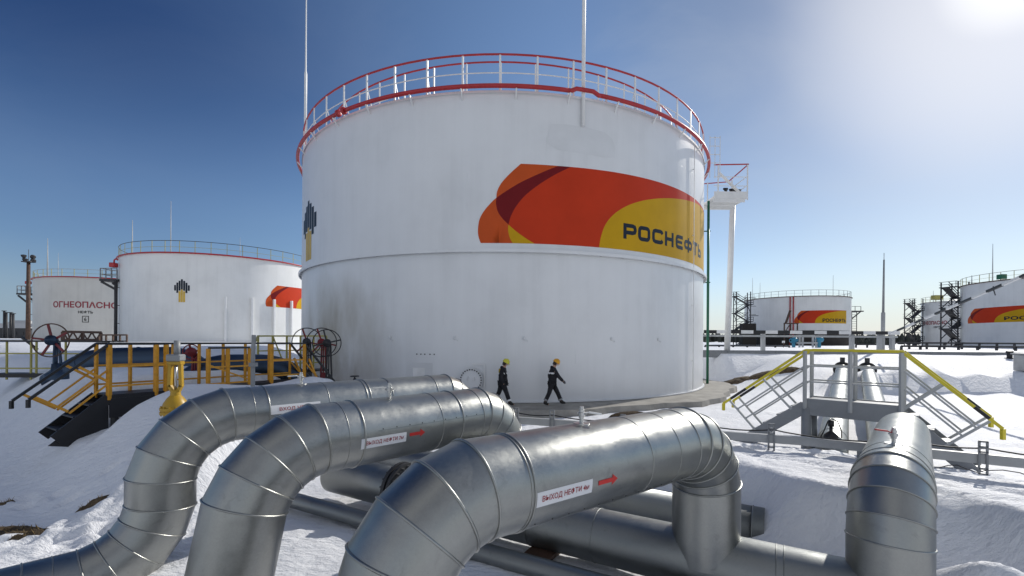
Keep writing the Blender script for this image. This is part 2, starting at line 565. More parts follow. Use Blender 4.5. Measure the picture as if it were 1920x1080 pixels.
H_AZ = rad(-59.42)
HO = np.array([2.2, 5.157])                     # a point of the header pipe
EU = np.array([-math.sin(H_AZ), -math.cos(H_AZ)])   # towards the camera's right
EV = np.array([-EU[1], EU[0]])                  # away from the camera
TX, TY, TR = -0.54, 29.79, 12.03

def ground_h(x, y):
    x = np.asarray(x, float); y = np.asarray(y, float)
    u = (x - HO[0]) * EU[0] + (y - HO[1]) * EU[1]
    v = (x - HO[0]) * EV[0] + (y - HO[1]) * EV[1]
    z = np.full_like(x, -0.42)
    wob = 0.35 * vnoise(u * 0.7, v * 0.3, 3) + 0.15 * vnoise(u * 2.3, v, 4)
    amp = sst(-4.6, -1.0, u) * 0.80 + 0.10 - 0.08 * sst(1.6, 3.2, u)
    vc = 2.75 - 0.75 * sst(0.0, 1.4, u) + 1.15 * sst(1.6, 2.6, u) - 0.85 * sst(2.75, 3.5, u)
    bank = sst(1.50, vc, v + 0.45 * wob) * amp
    fall = sst(3.0, 9.0, v)
    z = z + bank - fall * (amp - 0.22)
    # mound at the lower right corner and a shallow one between the risers
    z = z + 0.50 * np.exp(-(((u - 2.75) / 0.62) ** 2 + ((v - 1.28) / 0.30) ** 2))
    z = z + 0.34 * np.exp(-(((u - 0.78) / 0.42) ** 2 + ((v - 1.72) / 0.30) ** 2))
    # embankment on the left
    y0 = 6.0 + np.maximum(0, -6.2 - x) * 0.72
    w = sst(0, 1, (y - y0) / 3.3) * sst(-4.3, -6.0, x)
    inner = np.hypot(x - TX, y - TY)
    w = w * sst(13.4, 16.6, inner)
    z = z + w * (1.60 + 0.35 * sst(-6.5, -8.5, x))
    ps = (x + 8.76) * 0.52 + (y - 9.9) * 0.854
    pn = -(x + 8.76) * 0.854 + (y - 9.9) * 0.52
    pl0 = -0.50 - 0.55 * (1 - sst(0.6, 1.5, ps))
    pm = sst(-1.3, -0.7, ps) * (1 - sst(5.0, 5.8, ps)) * sst(pl0, pl0 + 0.45, pn) * (1 - sst(0.8, 1.25, pn))
    lim = np.where(ps < 0, 0.50 + ps * 0.30, 0.50 + 0.54 * sst(0.3, 1.35, ps))
    z = np.where(pm > 0, z * (1 - pm) + np.minimum(z, lim) * pm, z)
    # bund on the right and the higher ground beyond it
    wr = sst(19.5, 32.5, y + 0.3 * vnoise(x * 0.5, y * 0.5, 8)) * np.maximum(sst(13.6, 19.0, inner), sst(13.0, 14.2, inner) * sst(29.0, 31.0, y))
    z = z + np.where(x > -8, wr * 1.95, wr * 0.55 * (1 - w * 0.6))
    # flat strip round the tank pad
    pad = 1 - sst(13.6, 15.0, inner)
    z = z * (1 - pad) + (-0.30) * pad
    # wind ridge of broken snow on the field at the right
    ry = 22.6 + 0.05 * (x - 17) + 0.8 * vnoise(x * 0.25, y * 0, 5)
    z = z + sst(15.0, 18.0, x) * 0.85 * np.exp(-(np.maximum(y - ry, 0) / 1.3) ** 2 - (np.minimum(y - ry, 0) / 0.38) ** 2) * (0.8 + 1.3 * vnoise(x * 1.3, y * 1.3, 6) + 0.5 * vnoise(x * 3.1, y * 3.1, 7))
    crust = sst(-0.6, 0.2, u) * (1 - sst(3.6, 4.6, u)) * sst(2.4, 3.2, v) * (1 - sst(5.2, 6.4, v))
    z = z - crust * 0.05 * sst(0.08, 0.26, vnoise(u * 2.2 + v, v * 6.0, 31))
    for (fx, fy, fa) in FEET:
        dx, dy = x - fx, y - fy
        if fa is None: continue
        a_ = dx * fa[0] + dy * fa[1]; b_ = -dx * fa[1] + dy * fa[0]
        m_ = (a_ / 0.17) ** 2 + (b_ / 0.085) ** 2
        z = z - 0.085 * np.exp(-m_ ** 2) + 0.025 * np.exp(-(np.sqrt(m_) - 1.7) ** 2 * 4)
    z = z + 0.10 * vnoise(x * 0.35, y * 0.35, 1) + 0.05 * vnoise(x * 1.1, y * 1.1, 2)
    near = 1 - sst(14, 26, np.hypot(x, y))
    rough = 0.35 + 0.65 * sst(-0.1, 0.25, vnoise(x * 0.45, y * 0.45, 11))
    z = z + near * rough * (0.06 * vnoise(x * 2.6, y * 3.4, 9) + 0.026 * vnoise(x * 7.3, y * 7.3, 10) + 0.014 * vnoise(x * 14.0, y * 14.0, 12))
    # clods of broken snow on the left by the lowest pipe
    cl = np.exp(-(((x + 5.6) / 1.9) ** 2 + ((y - 6.3) / 0.75) ** 2))
    z = z + cl * (0.16 * np.abs(vnoise(x * 4.2, y * 4.2, 21)) * 2 + 0.05 * vnoise(x * 11, y * 11, 22))
    far = sst(60, 400, y)
    z = z * (1 - far) + 1.3 * far
    return z

def foot_path(pts, seed):
    out = []; r = np.random.RandomState(seed)
    for (ax, ay), (bx, by) in zip(pts, pts[1:]):
        L = math.hypot(bx - ax, by - ay); n = max(1, int(L / 0.38)); d = ((bx - ax) / L, (by - ay) / L)
        for k in range(n):
            t = k / n; s = 0.10 if k % 2 else -0.10
            out.append((ax + (bx - ax) * t - d[1] * s + r.normal() * 0.05, ay + (by - ay) * t + d[0] * s + r.normal() * 0.05, (d[0] + r.normal() * 0.1, d[1])))
    return out
FEET = foot_path([(-11.5, 8.6), (-8.9, 7.9), (-7.2, 7.6), (-5.6, 8.4)], 1) + foot_path([(-8.6, 6.9), (-6.6, 6.3), (-5.2, 6.6)], 2) + foot_path([(2.6, 9.6), (4.6, 8.7), (6.9, 8.2), (9.0, 8.4)], 3) + foot_path([(1.5, 13.8), (4.5, 12.3), (7.0, 11.9), (9.8, 11.6)], 4)

def gh(x, y):
    return float(ground_h(np.array([x]), np.array([y]))[0])

def axis_coords(lo, hi, step, far, grow=1.09):
    mid = list(np.arange(lo, hi + 1e-6, step))
    s, up = step, [mid[-1]]
    while up[-1] < far[1]:
        s *= grow; up.append(up[-1] + s)
    s, dn = step, [mid[0]]
    while dn[-1] > far[0]:
        s *= grow; dn.append(dn[-1] - s)
    return np.array(dn[::-1][:-1] + mid + up[1:])

def build_ground():
    xs = axis_coords(-9.5, 10.0, 0.065, (-1800, 1800), 1.075)
    ys = axis_coords(3.0, 12.0, 0.065, (-8, 3000), 1.045)
    X, Y = np.meshgrid(xs, ys)
    Z = ground_h(X, Y)
    nx, ny = len(xs), len(ys)
    co = np.stack([X, Y, Z], -1).reshape(-1, 3)
    i = np.arange(nx * ny).reshape(ny, nx)
    q = np.stack([i[:-1, :-1], i[:-1, 1:], i[1:, 1:], i[1:, :-1]], -1).reshape(-1, 4)
    me = bpy.data.meshes.new("ground")
    me.from_pydata(co.tolist(), [], q.tolist())
    me.polygons.foreach_set('use_smooth', [True] * len(me.polygons))
    me.materials.append(M['snow'])
    o = bpy.data.objects.new("ground", me); COL.objects.link(o)
    tag(o, kind='structure')
    print('ground verts', nx * ny)
build_ground()

# concrete pad under the main tank
mb = MB()
prof = [(0.5, -0.35), (13.35, -0.35)]
N = 96
ring_o, ring_t = [], []
rs = [13.55 + 0.25 * math.sin(k * 0.7) + 0.12 * math.sin(k * 2.1) for k in range(N)]
top = [mb.bm.verts.new((TX + 11.5 * math.sin(2 * math.pi * k / N), TY - 11.5 * math.cos(2 * math.pi * k / N), 0.0)) for k in range(N)]
e1 = [mb.bm.verts.new((TX + rs[k] * math.sin(2 * math.pi * k / N), TY - rs[k] * math.cos(2 * math.pi * k / N), -0.035)) for k in range(N)]
e2 = [mb.bm.verts.new((TX + (rs[k] + 0.05) * math.sin(2 * math.pi * k / N), TY - (rs[k] + 0.05) * math.cos(2 * math.pi * k / N), -0.45)) for k in range(N)]
for k in range(N):
    j = (k + 1) % N
    mb.bm.faces.new((top[k], top[j], e1[j], e1[k])); mb.bm.faces.new((e1[k], e1[j], e2[j], e2[k]))
tag(mb.build('pavement', M['concrete']), kind='structure')

# bare earth where the snow has melted
def soil_patch(cx, cy, rx, ry, rot, seed, lift=0.05):
    mb = MB(); n = 26; m = 6
    rows = []
    for a in range(m + 1):
        row = []
        for k in range(n):
            th = 2 * math.pi * k / n
            rr = (a / m) * (1 + 0.5 * float(vnoise(np.array([k * 0.9]), np.array([seed * 3.1]), seed)[0]) + 0.35 * float(vnoise(np.array([k * 2.3]), np.array([seed]), seed + 1)[0]))
            px, py = rx * rr * math.cos(th), ry * rr * math.sin(th)
            x = cx + px * math.cos(rot) - py * math.sin(rot); y = cy + px * math.sin(rot) + py * math.cos(rot)
            z = gh(x, y) + lift * (1 - (a / m) ** 2) - 0.02 * (a == m) + 0.02 * random.random()
            row.append(mb.bm.verts.new((x, y, z)))
        rows.append(row)
    for A, B in zip(rows, rows[1:]):
        for k in range(n):
            j = (k + 1) % n
            try:
                f = mb.bm.faces.new((A[k], A[j], B[j], B[k])); f.smooth = True
            except ValueError:
                pass
    return mb

def add_tufts(mb, cx, cy, rx, ry, rot, n, h):
    for _ in range(n):
        a, r = random.random() * 6.283, math.sqrt(random.random()) * 0.95
        px, py = rx * r * math.cos(a), ry * r * math.sin(a)
        x = cx + px * math.cos(rot) - py * math.sin(rot); y = cy + px * math.sin(rot) + py * math.cos(rot)
        z = gh(x, y) + 0.01
        d = Vector((random.uniform(-1, 1), random.uniform(-1, 1), 0)).normalized()
        hh = h * random.uniform(0.4, 1.2)
        mb.face([(x - d.y * 0.006, y + d.x * 0.006, z), (x + d.y * 0.006, y - d.x * 0.006, z), (x + d.x * hh * 0.8, y + d.y * hh * 0.8, z + hh)], mi=1)

mb = MB()
for args in [(-7.45, 6.62, 0.55, 0.24, 0.1, 1), (-6.45, 7.0, 0.20, 0.05, 0.2, 2), (-6.75, 6.35, 0.28, 0.06, 0.5, 3), (-8.95, 7.75, 0.45, 0.13, 0.1, 4)]:
    p = soil_patch(*args)
    tmp = bpy.data.meshes.new("tmp"); p.bm.to_mesh(tmp); p.bm.free(); mb.bm.from_mesh(tmp); bpy.data.meshes.remove(tmp)
    add_tufts(mb, *args[:5], int(900 * args[2] * args[3] + 60), 0.07)
tag(mb.build('bare_soil', [M['soil'], M['grass']]), kind='stuff')
mb = MB()
for args in [(13.0, 29.2, 0.9, 0.62, -0.5, 5), (14.1, 28.6, 1.0, 0.66, -0.5, 6), (15.3, 27.9, 1.0, 0.55, -0.5, 7), (16.4, 27.2, 0.8, 0.40, -0.5, 9), (4.2, 15.95, 0.8, 0.2, 0.2, 8)]:
    p = soil_patch(*args, lift=0.20)
    tmp = bpy.data.meshes.new("tmp"); p.bm.to_mesh(tmp); p.bm.free(); mb.bm.from_mesh(tmp); bpy.data.meshes.remove(tmp)
    add_tufts(mb, *args[:5], 160, 0.10)
tag(mb.build('bare_soil', [M['soil'], M['grass']]), kind='stuff')

# ------------------------------------------------------------------ tanks
LOGO_OUT = [(0.84, 9.34), (0.42, 8.95), (0.09, 8.58), (-0.08, 8.25), (-0.11, 7.99), (-0.27, 7.85), (-0.58, 7.49), (-0.76, 7.16), (-0.82, 6.79), (-0.80, 6.49), (-0.71, 6.23)]
S_END = 14.2
def logo_shapes():
    left = smooth_poly(LOGO_OUT[:5]) + smooth_poly(LOGO_OUT[4:])[1:]
    outer = smooth_poly([(2.33, 9.34), (1.70, 9.05), (0.85, 8.62), (0.24, 8.24), (-0.11, 7.99)])
    inner_l = smooth_poly([(-0.11, 7.99), (-0.12, 7.76), (-0.05, 7.46), (0.13, 7.19), (0.37, 6.95)])
    inner = smooth_poly([(0.37, 6.95), (0.46, 7.28), (0.67, 7.68), (1.03, 8.12), (1.58, 8.57), (2.21, 8.99), (2.85, 9.345)])
    light = left + [(0.0, 6.23), (0.54, 6.23)] + smooth_poly([(0.54, 6.23), (0.43, 6.43), (0.36, 6.73), (0.37, 6.95)])[1:] + inner_l[::-1][1:] + outer[::-1][1:]
    maroon = outer + inner_l[1:] + inner[1:]
    tri = smooth_poly([(0.37, 6.95), (0.36, 6.73), (0.43, 6.43), (0.54, 6.23)]) + [(1.41, 6.23)] + smooth_poly([(1.41, 6.23), (1.04, 6.44), (0.68, 6.69), (0.37, 6.95)])[1:-1]
    yb = smooth_poly([(4.12, 6.23), (4.21, 6.68), (4.39, 7.14), (4.72, 7.56), (5.23, 7.94), (5.89, 8.26), (6.81, 8.56), (8.0, 8.83), (9.38, 9.06), (10.98, 9.27), (12.2, 9.36), (S_END, 9.40)])
    deep = inner[::-1][:-1] + smooth_poly([(0.37, 6.95), (0.68, 6.69), (1.04, 6.44), (1.41, 6.23)]) + yb + [(S_END, 9.46), (11.0, 9.45), (7.5, 9.42), (4.8, 9.38)]
    yellow = yb + [(S_END, 6.23)]
    return light, maroon, tri, deep, yellow

def put_logo(root, R, map_xy, text_mat, off=0.004, word=True):
    light, maroon, tri, deep, yellow = logo_shapes()
    mp = lambda P: [map_xy(*p) for p in P]
    parts = [('logo_panel', light, M['orange_light'], 'light orange lobes of the painted flag'), ('logo_panel', maroon, M['maroon'], 'maroon sickle of the painted flag'),
             ('logo_panel', tri, M['logo_yellow'], 'small yellow sliver of the painted flag'), ('logo_panel', deep, M['orange'], 'deep orange field of the painted flag'),
             ('logo_panel', yellow, M['logo_yellow'], 'yellow field of the painted flag')]
    for nm, P, m, lab in parts:
        wrap_tank(poly_geo([mp(P)]), R, off, nm, m, root, lab)
    if word:
        bm = logo_word()
        for v in bm.verts:
            v.co.x, v.co.y = map_xy(v.co.x, v.co.y)
        wrap_tank(bm, R, off + 0.004, 'lettering', text_mat, root)

def stroke(bm, pts, w, closed=False):
    """A flat mitred stroke of width w."""
    P = [Vector((x, y)) for x, y in pts]
    n = len(P)
    L, Rr = [], []
    for i in range(n):
        a = P[i] - P[i - 1] if (i > 0 or closed) else P[i + 1] - P[i]
        b = P[(i + 1) % n] - P[i] if (i < n - 1 or closed) else a
        a = a.normalized(); b = b.normalized()
        na, nb = Vector((-a.y, a.x)), Vector((-b.y, b.x))
        m = (na + nb).normalized(); k = w / 2 / max(0.35, m.dot(na))
        L.append(bm.verts.new((*(P[i] + m * k), 0))); Rr.append(bm.verts.new((*(P[i] - m * k), 0)))
    for i in range(n if closed else n - 1):
        j = (i + 1) % n
        bm.faces.new((Rr[i], Rr[j], L[j], L[i]))

def rr(x0, x1, y0, y1, r, n=4):
    out = []
    for (cx, cy, a0) in [(x1 - r, y1 - r, 0), (x0 + r, y1 - r, 90), (x0 + r, y0 + r, 180), (x1 - r, y0 + r, 270)]:
        for k in range(n + 1):
            a = rad(a0 + 90 * k / n)
            out.append((cx + r * math.cos(a), cy + r * math.sin(a)))
    return out

def logo_word():
    """The eight wide square letters of the tank's word, s from 5.3, heights 6.70 to 7.34."""
    bm = bmesh.new()
    w, b, t = 0.165, 6.70, 7.345
    h = w / 2
    # er
    stroke(bm, [(5.30 + h, b), (5.30 + h, t)], w)
    P = [(5.30 + w, t - h)] + [p for p in rr(5.2, 6.02 - h, b + 0.19 + h, t - h, 0.13) if p[0] > 5.7][::-1]
    P = [(5.30 + w, t - h), (5.80, t - h), (5.90, t - h - 0.03), (5.935, t - h - 0.12), (5.935, b + 0.19 + h + 0.10), (5.90, b + 0.19 + h + 0.03), (5.80, b + 0.19 + h), (5.30 + w, b + 0.19 + h)]
    stroke(bm, P, w)
    # o
    stroke(bm, rr(6.10 + h, 6.83 - h, b + h, t - h, 0.13), w, True)
    # es
    stroke(bm, [(7.66, t - h - 0.10), (7.60, t - h - 0.02), (7.50, t - h), (7.17, t - h), (7.07, t - h - 0.04), (6.955 + h, t - h - 0.14), (6.955 + h, b + h + 0.14), (7.07, b + h + 0.04), (7.17, b + h), (7.50, b + h), (7.60, b + h + 0.02), (7.66, b + h + 0.10)], w)
    # en
    stroke(bm, [(7.84 + h, b), (7.84 + h, t)], w); stroke(bm, [(8.53 - h, b), (8.53 - h, t)], w); stroke(bm, [(7.84 + w, (b + t) / 2), (8.53 - w, (b + t) / 2)], w * 0.95)
    # ye
    stroke(bm, [(9.40, t - h), (8.92, t - h), (8.84, t - h - 0.03), (8.72 + h, t - h - 0.12), (8.72 + h, b + h + 0.12), (8.84, b + h + 0.03), (8.92, b + h), (9.40, b + h)], w); stroke(bm, [(8.72 + w, (b + t) / 2), (9.34, (b + t) / 2)], w * 0.8)
    # ef
    stroke(bm, rr(9.56 + h, 10.52 - h, b + 0.10 + h * 0.9, t - 0.10 - h * 0.9, 0.12), w * 0.9, True); stroke(bm, [(10.04, b - 0.02), (10.04, t + 0.02)], w)
    # te
    stroke(bm, [(10.66, t - h), (11.38, t - h)], w); stroke(bm, [(11.02, b), (11.02, t - w)], w)
    # soft sign
    stroke(bm, [(11.54 + h, b + w), (11.54 + h, t)], w)
    stroke(bm, [(11.54 + h, b + 0.20 + 2 * h), (12.02, b + 0.20 + 2 * h), (12.14, b + 0.18 + h), (12.14, b + h + 0.05), (12.02, b + h), (11.54, b + h)], w * 0.95)
    return bm

def put_emblem(root, R, s0, z_top, z_bot, width, off=0.004):
    """Seven dark bars over three yellow ones; centre s0."""
    H = z_top - z_bot
    p = width / 7.0
    dark, yel = [], []
    tops = {0: 1.0, 1: 0.93, 2: 0.85, 3: 0.74}
    bots = {0: 0.55, 1: 0.50, 2: 0.40, 3: 0.50}
    for i in range(-3, 4):
        x = s0 + i * p
        k = abs(i)
        dark.append([(x - p * 0.41, z_bot + bots[k] * H), (x + p * 0.41, z_bot + bots[k] * H), (x + p * 0.41, z_bot + tops[k] * H), (x - p * 0.41, z_bot + tops[k] * H)])
    yt = {0: 0.545, 1: 0.475}
    for i in (-1, 0, 1):
        x = s0 + i * p
        yel.append([(x - p * 0.44, z_bot), (x + p * 0.44, z_bot), (x + p * 0.44, z_bot + yt[abs(i)] * H), (x - p * 0.44, z_bot + yt[abs(i)] * H)])
    wrap_tank(poly_geo(dark), R, off, 'emblem', M['navy'], root, 'dark blue bars of the derrick emblem')
    wrap_tank(poly_geo(yel), R, off, 'emblem', M['emblem_yellow'], root, 'yellow bars of the derrick emblem')

def put_text(root, R, body, s0, s1, z0, z1, mat, bold=0.02, off=0.004, name='lettering', label=None):
    bm = fit(text_geo(body, bold=bold), s0, s1, z0, z1)
    return wrap_tank(bm, R, off, name, mat, root, label)

def shell(root, R, z0, z1, mat, name='shell', seg=160, roof_h=0.9, roof=True):
    mb = MB()
    n = max(2, int((z1 - z0) / 1.5))
    mb.lathe([(R, z0 + (z1 - z0) * k / n) for k in range(n + 1)], seg=seg)
    mb.build(name, mat, root)
    if roof:
        mr = MB()
        mr.lathe([(R + 0.03, z1 - 0.10), (R + 0.03, z1), (R * 0.66, z1 + roof_h * 0.40), (R * 0.33, z1 + roof_h * 0.8), (0.01, z1 + roof_h)], seg=seg)
        mr.build('roof', mat, root, sharp=30)

def railing(root, R, z, h, npost, m_top, m_post, r_top=0.045, mids=1, separate=True, gusset=False, a0=0.0, a1=2 * math.pi, post_w=0.05):
    mb = MB(); mb.ring((0, 0, z + h), R, r_top, n=120, seg=8); mb.build('top_rail', m_top, root)
    for k in range(mids):
        mb = MB(); mb.ring((0, 0, z + h * (k + 1) / (mids + 1)), R, r_top * 0.55, n=120, seg=6); mb.build('mid_rail', m_post, root)
    def post(mb):
        mb.box((0, -R, z + h / 2), (post_w, post_w * 0.6, h))
        if gusset:
            mb.face([(0, -R, z + h * 0.62), (0.01, -R + 0.02, z + h * 0.60), (0.01, -R + 0.34, z), (0, -R + 0.38, z)])
            mb.bar((0, -R + 0.01, z + h * 0.6), (0, -R + 0.36, z), 0.03)
    if separate:
        mb = MB(); post(mb); p0 = mb.build('rail_post', m_post, root)
        for k in range(1, npost):
            p = p0.copy(); COL.objects.link(p); p.parent = root; p.rotation_euler = (0, 0, 2 * math.pi * k / npost)
    else:
        mb = MB()
        for k in range(npost):
            a = 2 * math.pi * k / npost
            mb.box((R * math.sin(a), -R * math.cos(a), z + h / 2), (post_w, post_w, h), Matrix.Rotation(a, 3, 'Z'))
        mb.build('rail_post', m_post, root)['kind'] = 'stuff'

def rod(root, R, ang, z0, z1, r=0.06, mat=None, name='lightning_rod', brackets=True):
    mb = MB()
    x, y = R * math.sin(ang), -R * math.cos(ang)
    mb.tube([(x, y, z0), (x, y, z0 + (z1 - z0) * 0.45), (x, y, z0 + (z1 - z0) * 0.46), (x, y, z1)], [r, r, r * 0.6, r * 0.25], 8)
    if brackets:
        for z in (z0 + 0.05, z0 + 0.9):
            mb.bar((x, y, z), (x * (R - 0.45) / R, y * (R - 0.45) / R, z), 0.07)
    mb.build(name, mat or M['white'], root)

# --- the large white tank
TZ = 12.18
tank = empty('storage_tank', (TX, TY, 0), 'huge white oil tank with red rim and orange flag, in the centre', 'storage tank', 'white oil storage tanks')
shell(tank, TR, 0.0, TZ, M['tank_white'], seg=220)
mb = MB()   # annular base plate
mb.lathe([(TR, 0.06), (TR + 0.09, 0.05), (TR + 0.09, 0.004)], seg=200)
mb.build('base_plate', M['tank_white'], tank, sharp=30)
mb = MB()
mb.lathe([(TR + 0.001, 6.02), (TR + 0.17, 5.985), (TR + 0.17, 5.86), (TR + 0.13, 5.86), (TR + 0.13, 5.945), (TR + 0.001, 5.945)], seg=200)
for k in range(72):
    a = 2 * math.pi * k / 72
    mb.box(((TR + 0.07) * math.sin(a), -(TR + 0.07) * math.cos(a), 5.90), (0.025, 0.13, 0.09), Matrix.Rotation(a, 3, 'Z'))
mb.build('wind_girder', M['tank_white'], tank, sharp=30)
# plate joints of the shell: raised weld beads
mb = MB()
for z in (1.5, 3.0, 4.5, 7.6, 9.1, 10.6):
    mb.ring((0, 0, z), TR - 0.007, 0.010, n=180, seg=5)
for row in range(8):
    for k in range(9):
        a = 2 * math.pi * (k + 0.37 * row) / 9
        if row == 3 or row == 4: continue
        z0 = row * 1.5
        mb.tube([((TR - 0.007) * math.sin(a), -(TR - 0.007) * math.cos(a), z0 + 0.02), ((TR - 0.007) * math.sin(a), -(TR - 0.007) * math.cos(a), min(z0 + 1.48, TZ))], 0.009, 5)
mb.build('weld_seam', M['tank_white'], tank)
# red cooling ring pipe with two blind flanges and a jog at the mast
def rim_path(a):
    jog = 0.12 * (max(0, 1 - abs(math.degrees(a) - 19.4) / 3.2) > 0)
    return jog
mb = MB()
Rp = TR + 0.24
def ang_s(s): return s / TR
segs = [(-300, -36.0), (-33.2, 16.0)]
pts = [(Rp * math.sin(rad(a)), -Rp * math.cos(rad(a)), TZ + 0.06) for a in np.linspace(-33.4, 12.65, 32)]
mb.tube(pts, 0.085, 10)
pts = [(Rp * math.sin(rad(a)), -Rp * math.cos(rad(a)), TZ + 0.06) for a in (12.6, 13.2)] + [(Rp * math.sin(rad(a)), -Rp * math.cos(rad(a)), TZ + 0.17) for a in (14.2, 16.1, 17.6)] + [(Rp * math.sin(rad(a)), -Rp * math.cos(rad(a)), TZ + 0.06) for a in (18.6, 19.2)]
mb.tube(pts, 0.085, 10)
pts = [(Rp * math.sin(rad(a)), -Rp * math.cos(rad(a)), TZ + 0.06) for a in np.arange(19.1, 326.0, 1.5)]
mb.tube(pts, 0.085, 10)
for a in (-33.4, -35.2):
    p = Vector((Rp * math.sin(rad(a)), -Rp * math.cos(rad(a)), TZ + 0.06)); t = Vector((math.cos(rad(a)), math.sin(rad(a)), 0))
    mb.lathe([(0.01, -0.05), (0.15, -0.05), (0.15, 0.05), (0.01, 0.05)], p, t, 14)
p = Vector((Rp * math.sin(rad(-77)), -Rp * math.cos(rad(-77)), TZ - 0.10))
mb.tube([p, p + Vector((0, 0, 0.2))], 0.06, 8)
mb.build('cooling_pipe', M['red'], tank)
for a in range(-170, 181, 10):
    mb = MB()
    a_ = rad(a + 3)
    d = Vector((math.sin(a_), -math.cos(a_), 0))
    mb.bar(d * (TR - 0.01) + Vector((0, 0, TZ - 0.35)), d * (Rp + 0.03) + Vector((0, 0, TZ - 0.02)), 0.05)
    mb.build('pipe_bracket', M['white'], tank)
railing(tank, TR - 0.05, TZ, 1.45, 51, M['red'], M['white'], 0.04, 1, gusset=True, post_w=0.075)
railing(tank, TR - 1.35, TZ + 0.14, 1.80, 46, M['red'], M['white'], 0.036, 1, post_w=0.06)
mb = MB(); mb.ring((0, 0, TZ + 0.40), TR - 1.30, 0.02, n=120, seg=6); mb.build('cable_ring', M['dark_steel'], tank)
rod(tank, TR + 0.10, 0.2765, 11.0, 26.0, 0.075)
rod(tank, TR + 0.16, rad(-78), 11.2, 27.0, 0.085)
rod(tank, TR - 0.6, rad(118), 12.2, 21.5, 0.07)
# painted flag and emblem, then greyish patches
put_logo(tank, TR, lambda s, z: (s, z), M['navy'], 0.008)
put_emblem(tank, TR, -11.02, 9.25, 6.31, 2.5, 0.008)
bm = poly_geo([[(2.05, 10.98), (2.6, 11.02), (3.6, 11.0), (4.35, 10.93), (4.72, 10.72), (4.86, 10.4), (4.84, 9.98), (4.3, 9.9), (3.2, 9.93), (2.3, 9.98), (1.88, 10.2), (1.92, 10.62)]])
wrap_tank(bm, TR, 0.007, 'shell_patch', M['patch'], tank)  # slightly greyer flat patch laid over the shell
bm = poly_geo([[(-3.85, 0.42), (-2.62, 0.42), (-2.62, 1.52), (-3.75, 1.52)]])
wrap_tank(bm, TR, 0.003, 'shell_patch', M['patch'], tank)
bm = poly_geo([[(-3.4, 0.55), (-2.95, 0.55), (-2.95, 1.32), (-3.5, 1.32)]])
wrap_tank(bm, TR, 0.006, 'shell_patch', M['white'], tank)
# manhole with bolts
def on_wall(s, z, out=0.0):
    a = s / TR
    return Vector(((TR + out) * math.sin(a), -(TR + out) * math.cos(a), z)), Vector((math.sin(a), -math.cos(a), 0)), Vector((math.cos(a), math.sin(a), 0))
P, nn, tt = on_wall(-1.02, 0.89)
mb = MB(); mb.lathe([(0.30, -0.05), (0.30, 0.16), (0.46, 0.16), (0.46, 0.20), (0.005, 0.205)], P, nn, 36); mb.lathe([(0.52, -0.03), (0.52, 0.02), (0.46, 0.02)], P, nn, 36)
mh = mb.build('manhole', M['tank_white'], tank, sharp=30)
mb = MB()
for k in range(26):
    a = 2 * math.pi * k / 26
    c = P + nn * 0.215 + 0.405 * (math.cos(a) * tt + math.sin(a) * Vector((0, 0, 1)))
    mb.lathe([(0.028, 0), (0.028, 0.04), (0.005, 0.04)], c, nn, 6, smooth=False)
mb.build('bolt', M['dark_steel'], mh)
mb = MB(); mb.bar(P + nn * 0.22 + tt * -0.12 + Vector((0, 0, 0.14)), P + nn * 0.26 + tt * -0.14 + Vector((0, 0, -0.02)), 0.03); mb.bar(P + nn * 0.22 + tt * 0.13 + Vector((0, 0, 0.12)), P + nn * 0.26 + tt * 0.12 + Vector((0, 0, -0.04)), 0.03)
mb.build('handle', M['white'], mh)
mb = MB(); mb.bar(P + nn * 0.06 + tt * 0.5 + Vector((0, 0, -0.3)), P + nn * 0.06 + tt * 0.5 + Vector((0, 0, 0.62)), 0.05); mb.bar(P + nn * 0.06 + tt * 0.5 + Vector((0, 0, 0.6)), P + nn * 0.06 + tt * 0.02 + Vector((0, 0, 0.62)), 0.04)
mb.build('davit_arm', M['white'], mh)
# lifting lugs left on the shell, each a stub with a mark round it
for s in (-4.55, -1.72, 1.02, 4.75, 7.4):
    P, nn, tt = on_wall(s, 2.52)
    mb = MB(); mb.box(P + nn * 0.03, (0.10, 0.06, 0.13), Matrix.Rotation(s / TR, 3, 'Z'), bev=0.015); mb.lathe([(0.02, 0), (0.02, 0.06), (0.005, 0.06)], P + tt * 0.12 + Vector((0, 0, -0.10)), nn, 8)
    mb.build('lug', M['patch'], tank)
for s in (-3.3, -3.12, -2.95, -2.73, -2.55):
    P, nn, tt = on_wall(s, 1.86)
    mb = MB(); mb.lathe([(0.022, 0), (0.022, 0.04), (0.004, 0.04)], P, nn, 8); mb.build('stud', M['dark_steel'], tank)
# sunlit pipe standing on the right flank and its ladder rails
for s, w in ((10.58, 0.04),):
    P, nn, tt = on_wall(s, 0.0, 0.08)
    mb = MB(); mb.tube([P + Vector((0, 0, 0.1)), P + Vector((0, 0, 11.9))], w * 0.5, 8)
    for z in (1.5, 4.2, 7.6, 10.8): mb.bar(P + Vector((0, 0, z)), P - nn * 0.15 + Vector((0, 0, z)), 0.04)
    mb.build('riser_pipe', M['white'], tank)

# --- tank far to the left with emblem and flag
def simple_tank(name_lab, cx, cy, R, z0, z1, mat, rim_mat, rail_top, rail_post, npost, separate, rail_h=1.15, seg=120):
    t = empty('storage_tank', (cx, cy, z0), name_lab, 'storage tank', 'white oil storage tanks')
    H = z1 - z0
    shell(t, R, -0.6, H, mat, seg=seg)
    mb = MB(); mb.ring((0, 0, H + 0.02), R + 0.14, 0.09, n=110, seg=8); mb.build('cooling_pipe', rim_mat, t)
    railing(t, R - 0.05, H, rail_h, npost, rail_top, rail_post, 0.035, 1, separate, post_w=0.06)
    return t, H

